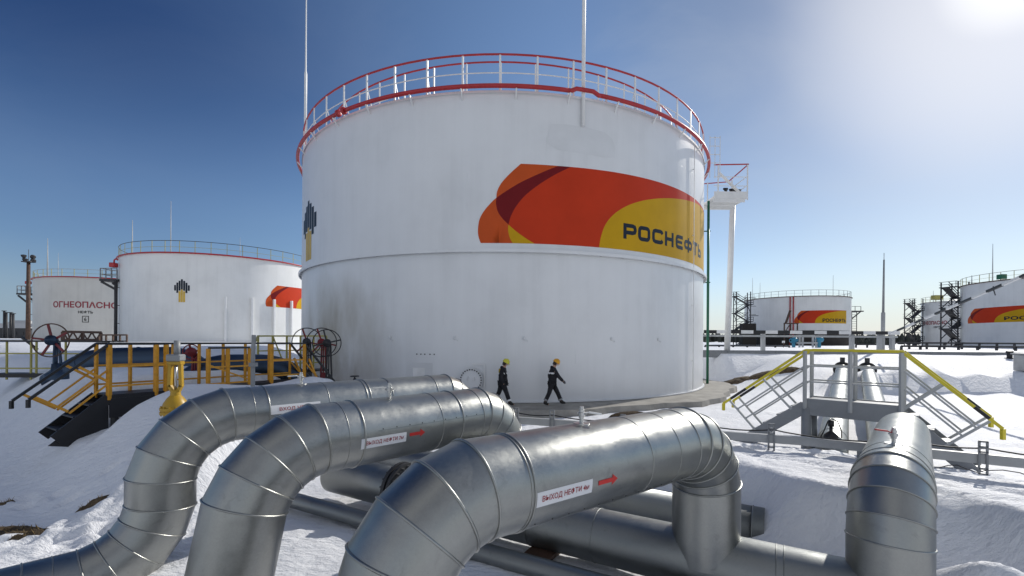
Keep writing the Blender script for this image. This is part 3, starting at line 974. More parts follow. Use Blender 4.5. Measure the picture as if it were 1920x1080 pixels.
tb, H = simple_tank('white oil tank with dark emblem, partly hidden by the huge tank', -40.9, 65.5, 12.0, 1.5, 12.45, M['tank_far'], M['red'], M['dark_steel'], M['olive'], 46, True, 1.45)
Rb = 12.0
s_e, z_e = tank_hit(-40.9, 65.5, Rb, 341, 545)
z_of = lambda py, px=341: tank_hit(-40.9, 65.5, Rb, px, py)[1] - 1.5
sl = tank_hit(-40.9, 65.5, Rb, 326, 545)[0]; sr = tank_hit(-40.9, 65.5, Rb, 356, 545)[0]
put_emblem(tb, Rb, s_e, z_of(523.5), z_of(566.5), sr - sl, 0.012)
s_l, zt = tank_hit(-40.9, 65.5, Rb, 498, 560)
zt1 = tank_hit(-40.9, 65.5, Rb, 515, 535)[1] - 1.5; zb1 = tank_hit(-40.9, 65.5, Rb, 515, 575.5)[1] - 1.5
put_logo(tb, Rb, lambda s, z: (s_l + (s + 0.82) * 0.90, zb1 + (z - 6.23) / 3.1 * (zt1 - zb1)), M['navy'], 0.012)
for px in (423, 472, 513, 545):
    s, _ = tank_hit(-40.9, 65.5, Rb, px, 600)
    a = s / Rb
    mb = MB(); mb.box(((Rb + 0.14) * math.sin(a), -(Rb + 0.14) * math.cos(a), (z_of(553) - 0.6) / 2), (0.26, 0.34, z_of(553) + 0.6), Matrix.Rotation(a, 3, 'Z'), bev=0.03)
    mb.build('stiffener', M['white'], tb)
for px, t_, r_ in ((320, 377, 0.09), (248, 413, 0.09), (450, 446, 0.06)):
    P = at(px, 470, 66.0 if px != 248 else 62.0)
    d = P - Vector((-40.9, 65.5, 0))
    top = at(px, t_, P.y).z
    mb = MB(); mb.tube([(d.x, d.y, H), (d.x, d.y, (H + top - 1.5) / 2), (d.x, d.y, top - 1.5)], [r_, r_ * 0.7, r_ * 0.35], 6); mb.build('lightning_rod', M['grey_light'], tb)

def side_platform(root, base, px_out, px_in, py_deck, py_rail, Y, py_brace, px_pole, red_box):
    """Small dark stair-head platform fixed to the left flank of a tank."""
    W = lambda px, py: at(px, py, Y) - Vector(base)
    a, b = W(px_out, py_deck), W(px_in, py_deck)
    mb = MB()
    mb.box((a + b) / 2 + Vector((0, 0.8, 0)), ((b - a).length, 1.9, 0.28)); mb.bar(W(px_out + 2, py_deck + 3), W(px_pole, py_brace), 0.22); mb.bar(W(px_out + 2, py_deck + 3) + Vector((0, 1.6, 0)), W(px_pole, py_brace) + Vector((0, 1.6, 0)), 0.22)
    mb.build('landing', M['dark_steel'], root)
    mb = MB()
    for dy in (0, 1.6):
        for k in range(4):
            p = a + (b - a) * k / 3 + Vector((0, dy, 0)); mb.bar(p, p + Vector((0, 0, W(px_out, py_rail).z - a.z)), 0.09)
        for f in (0.5, 1.0):
            dz = Vector((0, dy, (W(px_out, py_rail).z - a.z) * f)); mb.bar(a + dz, b + dz, 0.09)
    for f in (0.5, 1.0):
        dz = (W(px_out, py_rail).z - a.z) * f
        mb.bar(a + Vector((0, 0, dz)), a + Vector((0, 1.6, dz)), 0.09)
    mb.build('landing_railing', M['grey'], root)
    mb = MB(); p = W(px_pole, py_deck); mb.tube([p, Vector((p.x, p.y, -0.6))], 0.17, 8)
    for z in np.arange(0.5, p.z, 2.2): mb.bar((p.x, p.y, z), (p.x + 0.5, p.y + 0.6, z), 0.08)
    mb.build('standpipe', M['dark_steel'], root)
    if red_box:
        c = W(*red_box[:2]); w = red_box[2] / F_PX * Y
        mb = MB(); mb.box(c, (w, 0.7, w * 0.85), bev=0.06); mb.tube([c + Vector((w * 0.1, 0, w * 0.4)), c + Vector((w * 0.1, 0, w * 0.9)), c + Vector((w * 0.35, 0, w * 1.15)), c + Vector((w * 0.8, 0, w * 1.0))], w * 0.13, 8)
        mb.build('foam_chamber', M['red'], root)
side_platform(tb, (-40.9, 65.5, 1.5), 188, 219, 525, 503, 56.0, 543, 217.5, (213, 497, 10))

tc_, H = simple_tank('dull white oil tank with red warning lettering, farthest left', -74.0, 86.7, 12.0, 1.5, 12.35, M['tank_grey'], M['red'], M['grey_light'], M['olive'], 40, False, 1.3)
Rc = 12.0
def t3(px, py):
    s, z = tank_hit(-74.0, 86.7, Rc, px, py); return s, z - 1.5
a, b = t3(100, 571), t3(219.5, 571)
put_text(tc_, Rc, "ОГНЕОПАСНО", a[0], a[0] + (b[0] - a[0]) * 1.015, t3(160, 577.3)[1], t3(160, 565.3)[1], M['tank_red_text'], 0.028, 0.02)
put_text(tc_, Rc, "НЕФТЬ", t3(146.5, 585)[0], t3(174.5, 585)[0], t3(160, 588)[1], t3(160, 582.5)[1], M['black'], 0.03, 0.02)
put_text(tc_, Rc, "6", t3(157.5, 598)[0], t3(162.5, 598)[0], t3(160, 602)[1], t3(160, 595)[1], M['black'], 0.02, 0.02)
bmf = bmesh.new()
x0, x1, y0, y1 = t3(154.5, 598)[0], t3(166, 598)[0], t3(160, 604)[1], t3(160, 593)[1]
stroke(bmf, [(x0, y0), (x1, y0), (x1, y1), (x0, y1)], 0.10, True)
wrap_tank(bmf, Rc, 0.02, 'number_frame', M['black'], tc_)
side_platform(tc_, (-74.0, 86.7, 1.5), 32, 56, 551, 536, 80.0, 570, 54.5, (53, 530, 6.5))
for px, t_, r_ in ((89, 447, 0.10), (109, 474, 0.05)):
    P = at(px, 512, 84.0); d = P - Vector((-74.0, 86.7, 0)); top = at(px, t_, 84.0).z
    mb = MB(); mb.tube([(d.x, d.y, H), (d.x, d.y, (H + top - 1.5) / 2 - 0.4), (d.x, d.y, top - 1.5)], [r_ * 1.4, r_, r_ * 0.35], 6); mb.build('lightning_rod', M['grey_light'], tc_)

def stair_tower(root, x, y, H, w=2.6, d=2.4, flights=6, yaw=0.0, lean=0.0):
    """Dark zigzag stair tower beside a tank: posts, landings and flights in one frame, railings in another."""
    R3 = Matrix.Rotation(yaw, 3, 'Z')
    T = lambda p: R3 @ Vector(p) + Vector((x, y, 0))
    mb = MB(); mr = MB()
    for sx in (-1, 1):
        for sy in (-1, 1):
            mb.bar(T((sx * w / 2, sy * d / 2, -0.6)), T((sx * w / 2, sy * d / 2, H + 1.0)), 0.16)
    fh = H / flights
    for k in range(flights):
        z0, z1 = k * fh, (k + 1) * fh
        s = 1 if k % 2 == 0 else -1
        yy = -d / 4 if k % 2 == 0 else d / 4
        mb.bar(T((-s * w / 2, yy, z0)), T((s * w / 2, yy, z1)), d * 0.42, 0.18)
        mb.box(T((s * w * 0.5, 0, z1)), (w * 0.42, d, 0.14), R3)
        for f in (0.5, 1.0):
            mr.bar(T((-s * w / 2, yy - d * 0.2, z0 + f)), T((s * w / 2, yy - d * 0.2, z1 + f)), 0.10)
            mr.bar(T((s * w * 0.7, -d / 2, z1 + f)), T((s * w * 0.3, -d / 2, z1 + f)), 0.07); mr.bar(T((s * w * 0.7, -d / 2, z1 + f)), T((s * w * 0.7, d / 2, z1 + f)), 0.07)
        mr.bar(T((s * w * 0.7, -d / 2, z1)), T((s * w * 0.7, -d / 2, z1 + 1.05)), 0.07)
        mb.bar(T((-w / 2, -d / 2, z0)), T((w / 2, -d / 2, z0)), 0.10); mb.bar(T((-w / 2, d / 2, z0)), T((w / 2, d / 2, z1)), 0.12); mb.bar(T((s * w / 2, -d / 2, z0)), T((s * w / 2, d / 2, z1)), 0.12)
        mb.bar(T((w / 2, 0, z1 - 0.3)), T((w / 2 + 1.6, 0.4, z1 - 0.3)), 0.10)
    mb.bar(T((w / 2, 0, H * 0.62)), T((w / 2 + 2.2, 0.6, H * 0.62)), 0.12)
    st = mb.build('stair_tower', M['dark_steel'], root)
    mr.build('railing', M['dark_steel'], st)

td, H = simple_tank('small looking white oil tank with dark lower belt and zigzag stairs, beyond the snow field', 71.3, 114.7, 11.4, 1.3, 13.0, M['tank_far'], M['rust'], M['dark_steel'], M['grey'], 44, False, 1.4)
Rd = 11.4
def t4(px, py):
    s, z = tank_hit(71.3, 114.7, Rd, px, py); return s, z - 1.3
zbelt = t4(1500, 619.5)[1]
mb = MB(); mb.lathe([(Rd + 0.05, -0.6), (Rd + 0.05, zbelt), (Rd, zbelt)], seg=120); mb.build('lower_belt', M['brown_dark'], td, sharp=30)  # dark brown band round the lower shell
a4, b4 = t4(1489, 595), t4(1586.5, 595)
zt4, zb4 = t4(1540, 582.3)[1], t4(1540, 606)[1]
put_logo(td, Rd, lambda s, z: (a4[0] + (s + 0.82) / (S_END + 0.82) * (b4[0] - a4[0]), zb4 + (z - 6.23) / 3.1 * (zt4 - zb4)), M['navy'], 0.03, word=False)
put_text(td, Rd, "РОСНЕФТЬ", t4(1542, 600)[0], t4(1585, 600)[0], t4(1560, 604)[1], t4(1560, 597)[1], M['navy'], 0.03, 0.05)
for px in (1481.5, 1487.5):
    a = t4(px, 590)[0] / Rd
    mb = MB(); mb.tube([((Rd + 0.2) * math.sin(a), -(Rd + 0.2) * math.cos(a), 0), ((Rd + 0.2) * math.sin(a), -(Rd + 0.2) * math.cos(a), H)], 0.13, 8); mb.build('riser_pipe', M['red'], td)
stair_tower(td, *(at(1391, 600, 106)[k] - (71.3, 114.7)[k] for k in (0, 1)), H, 3.0, 2.4, 6, -0.2)
P = at(1402, 628, 103.5) - Vector((71.3, 114.7, 1.3))
mb = MB(); mb.box((P.x, P.y, 2.6), (3.1, 1.5, 5.4), bev=0.06); mb.box((P.x, P.y - 0.8, 4.0), (2.6, 0.06, 0.12)); mb.build('equipment_box', M['brown_dark'], td)
P = at(1484, 625, 101) - Vector((71.3, 114.7, 1.3))
mb = MB()
for sx in (-1.6, -0.2, 1.3): mb.bar((P.x + sx, P.y, -0.5), (P.x + sx, P.y, 5.4), 0.20)
mb.bar((P.x - 1.7, P.y, 5.3), (P.x + 1.5, P.y, 5.3), 0.22); mb.bar((P.x - 1.7, P.y, 3.2), (P.x + 1.5, P.y, 3.2), 0.2); mb.bar((P.x - 1.6, P.y, 3.2), (P.x - 0.2, P.y, 5.3), 0.14); mb.bar((P.x - 1.3, P.y, 5.3), (P.x - 0.3, P.y, 8.2), 0.35)
mb.build('valve_frame', M['rust'], td)
P = at(1597, 590, 110) - Vector((71.3, 114.7, 1.3))
mb = MB()
for dx in (0, 1.2):
    mb.bar((P.x + dx, P.y, -0.6), (P.x + dx, P.y, 8.6), 0.12)
for z in np.arange(0.2, 8.6, 0.55): mb.bar((P.x, P.y, z), (P.x + 1.2, P.y, z), 0.07)
mb.box((P.x + 0.8, P.y, 8.7), (3.0, 1.6, 0.25)); mb.bar((P.x + 2.2, P.y, 8.7), (P.x, P.y, 6.9), 0.2)
for dx in (-0.6, 0.8, 2.2): mb.bar((P.x + dx, P.y, 8.7), (P.x + dx, P.y, 9.9), 0.09)
mb.bar((P.x - 0.6, P.y, 9.9), (P.x + 2.2, P.y, 9.9), 0.09)
mb.build('ladder', M['dark_steel'], td)
for px, t_ in ((1411, 521), (1425, 530), (1562, 516)):
    P = at(px, 550, 112); d = P - Vector((71.3, 114.7, 0)); top = at(px, t_, 112).z
    mb = MB(); mb.tube([(d.x, d.y, H), (d.x, d.y, top - 1.3)], [0.06, 0.03], 6); mb.build('lightning_rod', M['grey_light'], td)

te, H = simple_tank('white oil tank with orange flag cut off by the right edge', 92.3, 76.7, 12.0, 1.3, 12.85, M['tank_far'], M['rust'], M['dark_steel'], M['olive'], 44, False, 1.4)
def t5(px, py):
    s, z = tank_hit(92.3, 76.7, 12.0, px, py); return s, z - 1.3
a5 = t5(1815, 590)
zt5, zb5 = t5(1870, 576)[1], t5(1870, 604.5)[1]
kx = (t5(1864, 600)[0] - a5[0]) / (4.12 + 0.82)
put_logo(te, 12.0, lambda s, z: (a5[0] + (s + 0.82) * kx, zb5 + (z - 6.23) / 3.1 * (zt5 - zb5)), M['navy'], 0.03, word=False)
put_text(te, 12.0, "РОСНЕФТЬ", t5(1883, 596)[0], t5(1883, 596)[0] + 7.0 * kx, t5(1900, 600)[1], t5(1900, 592.5)[1], M['navy'], 0.03, 0.05)
stair_tower(te, *(at(1790, 600, 85)[k] - (92.3, 76.7)[k] for k in (0, 1)), H, 3.0, 2.6, 6, 0.3)
for px, t_ in ((1822, 516), (1861, 457)):
    P = at(px, 540, 80); d = P - Vector((92.3, 76.7, 0)); top = at(px, t_, 80).z
    mb = MB(); mb.tube([(d.x, d.y, H), (d.x, d.y, H + (top - 1.3 - H) * 0.4), (d.x, d.y, top - 1.3)], [0.10, 0.07, 0.03], 6); mb.build('lightning_rod', M['grey_light'], te)
P = at(1878, 541, 75) - Vector((92.3, 76.7, 1.3))
mb = MB(); mb.box((P.x, P.y, H + 0.6), (0.9, 0.9, 0.8), bev=0.05); mb.bar((P.x - 0.6, P.y, H + 0.85), (P.x + 0.6, P.y, H + 0.85), 0.1); mb.build('vent_box', M['green'], te)

tf, H = simple_tank('narrow white oil tank with faded red lettering, behind the stairs at the right', 113.0, 113.0, 8.6, 1.3, 12.6, M['tank_far'], M['grey_light'], M['dark_steel'], M['olive'], 34, False, 1.4)
def t6(px, py):
    s, z = tank_hit(113.0, 113.0, 8.6, px, py); return s, z - 1.3
put_text(tf, 8.6, "ОГНЕОПАСНО", t6(1730, 605)[0], t6(1776, 605)[0], t6(1745, 609)[1], t6(1745, 602)[1], M['tank_red_text'], 0.03, 0.05)
put_text(tf, 8.6, "НЕФТЬ", t6(1751, 613)[0], t6(1764, 613)[0], t6(1755, 615)[1], t6(1755, 611.5)[1], M['black'], 0.03, 0.05)
stair_tower(tf, *(at(1713, 600, 116)[k] - (113.0, 113.0)[k] for k in (0, 1)), H, 2.6, 2.4, 6, 0.2)
P = at(1750, 545, 113) - Vector((113.0, 113.0, 0))
mb = MB(); mb.tube([(P.x, P.y, H), (P.x, P.y, at(1750, 545, 113).z - 1.3)], [0.08, 0.03], 6); mb.build('lightning_rod', M['grey_light'], tf)
mb = MB(); P = at(1757, 566, 106) - Vector((113.0, 113.0, 0)); mb.box((P.x, P.y, H + 0.5), (2.0, 1.2, 1.0), bev=0.08); mb.build('vent_box', M['olive'], tf)

# ------------------------------------------------------------------ insulated pipes
def mitre_tube(pts, r, mat, names, root, seg=72, bead=0.010, bead_at=None, extra=None, cap_ends=(False, False)):
    """Segmented sheet-metal pipe. names[i] names the part that segment i belongs to; consecutive equal names form one mesh."""
    P = [Vector(p) for p in pts]
    n = len(P)
    dirs = [(P[i + 1] - P[i]).normalized() for i in range(n - 1)]
    planes = []
    for i in range(n):
        if i == 0: planes.append(dirs[0])
        elif i == n - 1: planes.append(dirs[-1])
        else: planes.append((dirs[i - 1] + dirs[i]).normalized())
    u = dirs[0].cross(Vector((0, 0, 1)))
    if u.length < 1e-3: u = Vector((1, 0, 0))
    u.normalize()
    frames = []
    for i, d in enumerate(dirs):
        if i > 0:
            q = dirs[i - 1].rotation_difference(d); u = q @ u
        u = (u - d * u.dot(d)).normalized()
        frames.append((u.copy(), d.cross(u)))
    def ring(i_seg, i_pt, rr):
        d = dirs[i_seg]; uu, ww = frames[i_seg]; C = P[i_pt]; nn = planes[i_pt]
        out = []
        for k in range(seg):
            a = 2 * math.pi * k / seg
            q = C + rr * (math.cos(a) * uu + math.sin(a) * ww)
            q = q - d * ((q - C).dot(nn) / d.dot(nn))
            out.append(q)
        return out
    objs = {}
    i = 0
    while i < n - 1:
        j = i
        while j + 1 < n - 1 and names[j + 1] == names[i]: j += 1
        mb = MB()
        for s in range(i, j + 1):
            A = [mb.bm.verts.new(q) for q in ring(s, s, r)]
            B = [mb.bm.verts.new(q) for q in ring(s, s + 1, r)]
            for k in range(seg):
                f = mb.bm.faces.new((A[k], A[(k + 1) % seg], B[(k + 1) % seg], B[k])); f.smooth = True
            if s == 0 and cap_ends[0]: mb.bm.faces.new(A[::-1])
            if s == n - 2 and cap_ends[1]: mb.bm.faces.new(B)
            if bead and s > 0 and (bead_at is None or s in bead_at):
                mb.tube(ring(s, s, r + bead * 0.25), bead, 6, closed=True)
        for (s, t, br) in (extra or []):
            if i <= s <= j:
                L = (P[s + 1] - P[s]).length
                C = P[s] + dirs[s] * t; uu, ww = frames[s]
                mb.tube([C + (r + br * 0.15) * (math.cos(2 * math.pi * k / seg) * uu + math.sin(2 * math.pi * k / seg) * ww) for k in range(seg)], br, 6, closed=True)
        o = mb.build(names[i], mat, root)
        objs.setdefault(names[i], []).append(o)
        i = j + 1
    return objs

def elbow_pts(p, b, dn, Rb, tot=90.0, n=5):
    """Mitre points of a segmented elbow: starts at p travelling along b and turns towards dn."""
    O = p + dn * Rb
    step = rad(tot) / n
    Rc = Rb / math.cos(step / 2)
    pts = [p]
    for k in range(n):
        a = step * (k + 0.5)
        pts.append(O + Rc * (-dn * math.cos(a) + b * math.sin(a)))
    a = rad(tot)
    pts.append(O + Rb * (-dn * math.cos(a) + b * math.sin(a)))
    T = b * math.cos(a) + dn * math.sin(a)
    N = -b * math.sin(a) + dn * math.cos(a)
    return pts, T, N

UP = Vector((0, 0, 1))
def riser_pipe(label, p, az, Rb, tot, leg, low_run, t_far, Rf, z_end, r=0.36, seams=()):
    """Goose-neck pipe line in one vertical plane: low run, elbow, riser, elbow, straight, elbow, drop leg."""
    p = Vector(p)
    d = Vector((math.sin(rad(az)), math.cos(rad(az)), 0))
    root = empty('insulated_pipe', (p.x, p.y, 0), label, 'pipe', 'insulated goose-neck oil pipes')
    e1, T, N = elbow_pts(p, -d, -UP, Rb, tot)
    q = e1[-1] + T * leg
    e2, T2, N2 = elbow_pts(q, T, -N, Rb, tot)     # turns back to the horizontal, away from the first bend
    low_end = e2[-1] + T2 * low_run
    f0 = p + d * t_far
    e3, T3, N3 = elbow_pts(f0, d, -UP, Rf, 90.0)
    bot = Vector((e3[-1].x, e3[-1].y, z_end))
    pts = [low_end] + e2[::-1] + e1[::-1] + e3 + [bot]
    # drop zero-length joints
    P2 = [pts[0]]; nm = []
    raw = ['low_run'] + ['lower_elbow'] * 6 + ['riser'] + ['upper_elbow'] * 6 + ['straight_section'] + ['far_elbow'] * 6 + ['drop_leg']
    for a, b, k in zip(pts, pts[1:], raw):
        if (b - a).length < 1e-4: continue
        P2.append(b); nm.append(k)
    bead_at = set()
    for i in range(1, len(nm)):
        if 'elbow' in nm[i] and 'elbow' in nm[i - 1]: bead_at.add(i)
    st = nm.index('straight_section')
    objs = mitre_tube([tuple(v) for v in P2], r, M['galv'], nm, None, bead_at=bead_at, extra=[(st, t, b) for t, b in seams] + [(0, low_run - 0.35, 0.009), (0, low_run - 0.12, 0.006)])
    for L in objs.values():
        for o in L: own(o, root)
    return root, p, d

def wrap_pipe(bm, P0, d, r, off, name, mat, root, label=None, parent=None):
    """x = distance along the axis, y = arc length round the pipe from its camera-facing side (up positive)."""
    a, b, c, e = bounds(bm)
    slice_y(bm, 0.03)
    side = d.cross(UP).normalized()          # right of travel, towards the camera for pipes running away to the right
    for v in bm.verts:
        ph = v.co.y / r
        nrm = side * math.cos(ph) + UP * math.sin(ph)
        v.co = P0 + d * v.co.x + nrm * (r + off)
    me = bpy.data.meshes.new(name)
    bmesh.ops.recalc_face_normals(bm, faces=bm.faces)
    bm.to_mesh(me); bm.free(); me.materials.append(mat)
    o = bpy.data.objects.new(name, me); COL.objects.link(o)
    own(o, parent or root)
    if label: o['label'] = label
    return o

def pipe_sh(P0, d, r, px, py):
    t, P = cyl_hit(P0, d, r, px, py)
    side = d.cross(UP).normalized()
    q = P - P0 - d * t
    return t, math.atan2(q.dot(UP), q.dot(side)) * r

def pipe_label(root, P0, d, r, x0, x1, y0, y1, text, tx=(0.10, 0.93), ty=(0.26, 0.74), xs=0.72, arrow=None, desc=None):
    bm = bmesh.new()
    for f in [((x0, y0), (x1, y0), (x1, y1), (x0, y1))]:
        bm.faces.new([bm.verts.new((x, y, 0)) for x, y in f])
    pl = wrap_pipe(bm, P0, d, r, 0.003, 'label_plate', M['label'], root, desc)
    w, h = x1 - x0, y1 - y0
    bm = text_geo(text, bold=0.010, xs=xs)
    fit(bm, x0 + tx[0] * w, x0 + tx[1] * w, y0 + ty[0] * h, y0 + ty[1] * h)
    wrap_pipe(bm, P0, d, r, 0.006, 'lettering', M['label_red'], root, parent=pl)
    if arrow:
        a0, a1, ay, ah = arrow
        bm = poly_geo([[(a0, ay - ah * 0.30), (a1 - ah * 1.1, ay - ah * 0.30), (a1 - ah * 1.1, ay - ah * 0.75), (a1, ay), (a1 - ah * 1.1, ay + ah * 0.75), (a1 - ah * 1.1, ay + ah * 0.30), (a0, ay + ah * 0.30)]])
        wrap_pipe(bm, P0, d, r, 0.003, 'flow_arrow', M['bright_red'], root)

def vent_valve(root, base, d, handle_dir, lever_mat, k=1.0, plate=True):
    """Small ball valve standing on a pipe: stub, body, nut, lever."""
    mb = MB()
    b = Vector(base)
    mb.lathe([(0.026 * k, -0.03), (0.026 * k, 0.07 * k), (0.038 * k, 0.075 * k), (0.038 * k, 0.10 * k), (0.048 * k, 0.105 * k), (0.05 * k, 0.155 * k), (0.038 * k, 0.16 * k), (0.038 * k, 0.20 * k), (0.028 * k, 0.205 * k), (0.028 * k, 0.235 * k), (0.002, 0.24 * k)], b, UP, 12)
    if plate: mb.lathe([(0.11 * k, -0.02), (0.11 * k, 0.008), (0.026 * k, 0.012)], b, UP, 20)
    h = Vector(handle_dir).normalized()
    mb.tube([b + UP * 0.135 * k - h * 0.06 * k, b + UP * 0.135 * k + h * 0.07 * k], 0.017 * k, 8)
    v = mb.build('vent_valve', M['steel'], None, sharp=35)
    own(v, root)
    mb = MB(); s = h.cross(UP)
    mb.bar(b + UP * 0.15 * k + h * 0.03 * k, b + UP * 0.165 * k + h * 0.10 * k, 0.03 * k, 0.012 * k); mb.bar(b + UP * 0.165 * k + h * 0.10 * k, b + UP * 0.155 * k + h * 0.27 * k, 0.036 * k, 0.022 * k)
    own(mb.build('lever', lever_mat, None), v)

# back pipe
pA, A_, dA = riser_pipe('galvanised pipe labelled as oil inlet, hindmost of the three at left', (-3.784, 6.285, 1.40), 43.0, 0.837, 90.0, 0.06, 5.0, 3.45, 0.62, -0.35,
                        seams=[(0.12, 0.004), (0.30, 0.010), (1.15, 0.005), (1.78, 0.010), (1.84, 0.010), (2.25, 0.010), (3.2, 0.008)])
x0, yA = pipe_sh(A_, dA, 0.36, 507, 778); x1, yB = pipe_sh(A_, dA, 0.36, 507, 761); x2, _ = pipe_sh(A_, dA, 0.36, 590, 756)
pipe_label(pA, A_, dA, 0.36, x0, x0 + (x2 - x0) * 1.14, yA, yB, "ВХОД НЕФТИ", tx=(0.17, 0.9), xs=0.78, desc='white label plate, half hidden by the next pipe')
vent_valve(pA, A_ + dA * (pipe_sh(A_, dA, 0.36, 570, 722)[0]) + UP * 0.355, dA, at(520, 707, 7) - at(570, 707, 7), M['white'], 0.75)
# middle pipe
pB, B_, dB = riser_pipe('galvanised pipe labelled outlet seven with red arrow, middle of the three', (-1.96, 4.776, 1.405), 42.8, 0.776, 79.0, 0.46, 4.0, 2.02, 0.62, 0.0,
                        seams=[(0.10, 0.004), (0.27, 0.010), (1.30, 0.005), (1.62, 0.010), (1.98, 0.006)])
x0, yA = pipe_sh(B_, dB, 0.36, 676, 843); x1, yB = pipe_sh(B_, dB, 0.36, 677, 824); x2, _ = pipe_sh(B_, dB, 0.36, 762, 817)
ax0, ay = pipe_sh(B_, dB, 0.36, 768, 815); ax1, _ = pipe_sh(B_, dB, 0.36, 797, 810)
pipe_label(pB, B_, dB, 0.36, x0, x2, yA, yB, "ВЫХОД НЕФТИ 7м", desc='white label plate reading outlet seven', arrow=(ax0, ax1, ay, 0.062))
vent_valve(pB, B_ + dB * (pipe_sh(B_, dB, 0.36, 742, 750)[0]) + UP * 0.355, dB, at(715, 731, 5) - at(742, 731, 5), M['steel'], 0.72, False)
# front pipe
pC, C_, dC = riser_pipe('large galvanised pipe labelled outlet four with red arrow, nearest the camera', (-0.204, 3.318, 1.367), 52.6, 0.703, 90.0, 0.10, 2.5, 2.42, 0.62, -0.02,
                        seams=[(0.17, 0.006), (0.20, 0.010), (1.55, 0.004), (1.98, 0.0035), (2.32, 0.006)])
x0, yA = pipe_sh(C_, dC, 0.36, 1003, 953); x1, yB = pipe_sh(C_, dC, 0.36, 1005, 925); x2, _ = pipe_sh(C_, dC, 0.36, 1111, 898)
ax0, ay = pipe_sh(C_, dC, 0.36, 1122, 906); ax1, _ = pipe_sh(C_, dC, 0.36, 1158, 895)
pipe_label(pC, C_, dC, 0.36, x0, x2, yA, yB, "ВЫХОД НЕФТИ 4м", desc='white label plate reading outlet four', arrow=(ax0, ax1, ay, 0.06))
vent_valve(pC, C_ + dC * 1.02 + UP * 0.355, dC, at(1140, 772, 4) - at(1100, 768, 4), M['white'], 0.64)
for root_, P0_, d_, t0_, t1_, y_ in ((pA, A_, dA, 1.9, 3.3, 0.02), (pB, B_, dB, 0.42, 1.98, 0.055), (pC, C_, dC, 0.22, 2.3, -0.30)):
    bm = poly_geo([[(t0_, y_), (t1_, y_), (t1_, y_ + 0.012), (t0_, y_ + 0.012)]])
    ls = wrap_pipe(bm, P0_, d_, 0.36, 0.003, 'lap_seam', M['galv_old'], root_)
    side_ = d_.cross(UP).normalized(); ph_ = (y_ + 0.02) / 0.36; nr_ = side_ * math.cos(ph_) + UP * math.sin(ph_)
    for t_ in np.arange(t0_ + 0.06, t1_, 0.17):
        mb = MB(); mb.lathe([(0.0065, -0.002), (0.0065, 0.003), (0.003, 0.006), (0.0005, 0.0065)], P0_ + d_ * float(t_) + nr_ * 0.36, nr_, 8)
        own(mb.build('screw', M['dark_steel'], None), ls)
# right pipe seen end-on
P_ = Vector((3.965, 4.74, 0.99)); az = 42.0
dD = Vector((math.sin(rad(az)), math.cos(rad(az)), 0))
root = empty('insulated_pipe', (P_.x, P_.y, 0), 'galvanised pipe with red lever valve, seen end-on at the right', 'pipe', 'insulated goose-neck oil pipes')
e1, T, N = elbow_pts(P_, -dD, -UP, 0.52, 90)
tD = 3.3
e3, T3, N3 = elbow_pts(P_ + dD * tD, dD, -UP, 0.55, 90)
pts = [Vector((e1[-1].x, e1[-1].y, -0.75))] + e1[::-1] + e3 + [Vector((e3[-1].x, e3[-1].y, -0.6))]
nm = ['riser'] + ['upper_elbow'] * 6 + ['straight_section'] + ['far_elbow'] * 6 + ['drop_leg']
objs = mitre_tube([tuple(v) for v in pts], 0.335, M['galv'], nm, None, bead=0.009, bead_at={2, 3, 4, 5, 6, 10, 11, 12, 13}, extra=[(7, 0.12, 0.007), (7, 0.5, 0.004)])
for L in objs.values():
    for o in L: own(o, root)
vent_valve(root, P_ + dD * 0.42 + UP * 0.33, dD, at(1648, 815, 5) - at(1684, 822, 5), M['red'], 0.78)

# header that the risers stand on
dH = Vector((EU[0], EU[1], 0))
Hp = Vector((HO[0], HO[1], -0.033))
root = empty('header_pipe', (Hp.x, Hp.y, -0.4), 'long galvanised header pipe lying across behind the near pipes', 'pipe')
o = mitre_tube([tuple(Hp - dH * 6.3), tuple(Hp - dH * 4.75), tuple(Hp + dH * 1.66)], 0.325, M['galv_old'], ['cut_end', 'straight_section'], None, bead=0, extra=[(1, 2.6, 0.008), (1, 3.5, 0.006), (1, 5.45, 0.005), (1, 5.52, 0.005)], cap_ends=(True, False))
for L in o.values():
    for k in L: own(k, root)
mb = MB()
c = Hp - dH * 4.62
for q in (-0.05, 0.05):
    mb.lathe([(0.325, -0.03), (0.44, -0.03), (0.44, 0.03), (0.325, 0.03)], c + dH * q, dH, 40, smooth=False)
for k in range(20):
    a = 2 * math.pi * k / 20; s = dH.cross(UP)
    mb.tube([c + 0.39 * (math.cos(a) * s + math.sin(a) * UP) - dH * 0.14, c + 0.39 * (math.cos(a) * s + math.sin(a) * UP) + dH * 0.14], 0.018, 6)
own(mb.build('flange', M['dark_steel'], None), root)
# stand under the header
mb = MB(); c = Hp - dH * 1.95 + Vector((0, 0, -0.42)); R3 = Matrix.Rotation(math.atan2(dH.y, dH.x), 3, 'Z')
mb.box(c, (0.30, 0.75, 0.22), R3, bev=0.01); mb.box(c + UP * 0.12, (0.36, 0.85, 0.03), R3); mb.box(c - UP * 0.12, (0.4, 0.9, 0.03), R3)
tag(mb.build('pipe_support', M['rust']), 'rusty steel saddle under the header pipe', 'pipe support')
# second header, half buried
dq = dH
c2 = Vector((-0.98, 9.22, -0.24))
root = empty('header_pipe', (c2.x, c2.y, -0.45), 'half buried header pipe under the snow bank', 'pipe')
o = mitre_tube([tuple(c2 - dq * 7), tuple(c2 + dq * 5.35)], 0.30, M['galv_old'], ['straight_section'], None, bead=0, extra=[(0, 12.0, 0.012)], cap_ends=(True, True))
for L in o.values():
    for k in L: own(k, root)
mb = MB(); ce = c2 + dq * 5.2; mb.ring(ce, 0.302, 0.012, dq, 40, 6); own(mb.build('end_band', M['galv_old'], None), root)
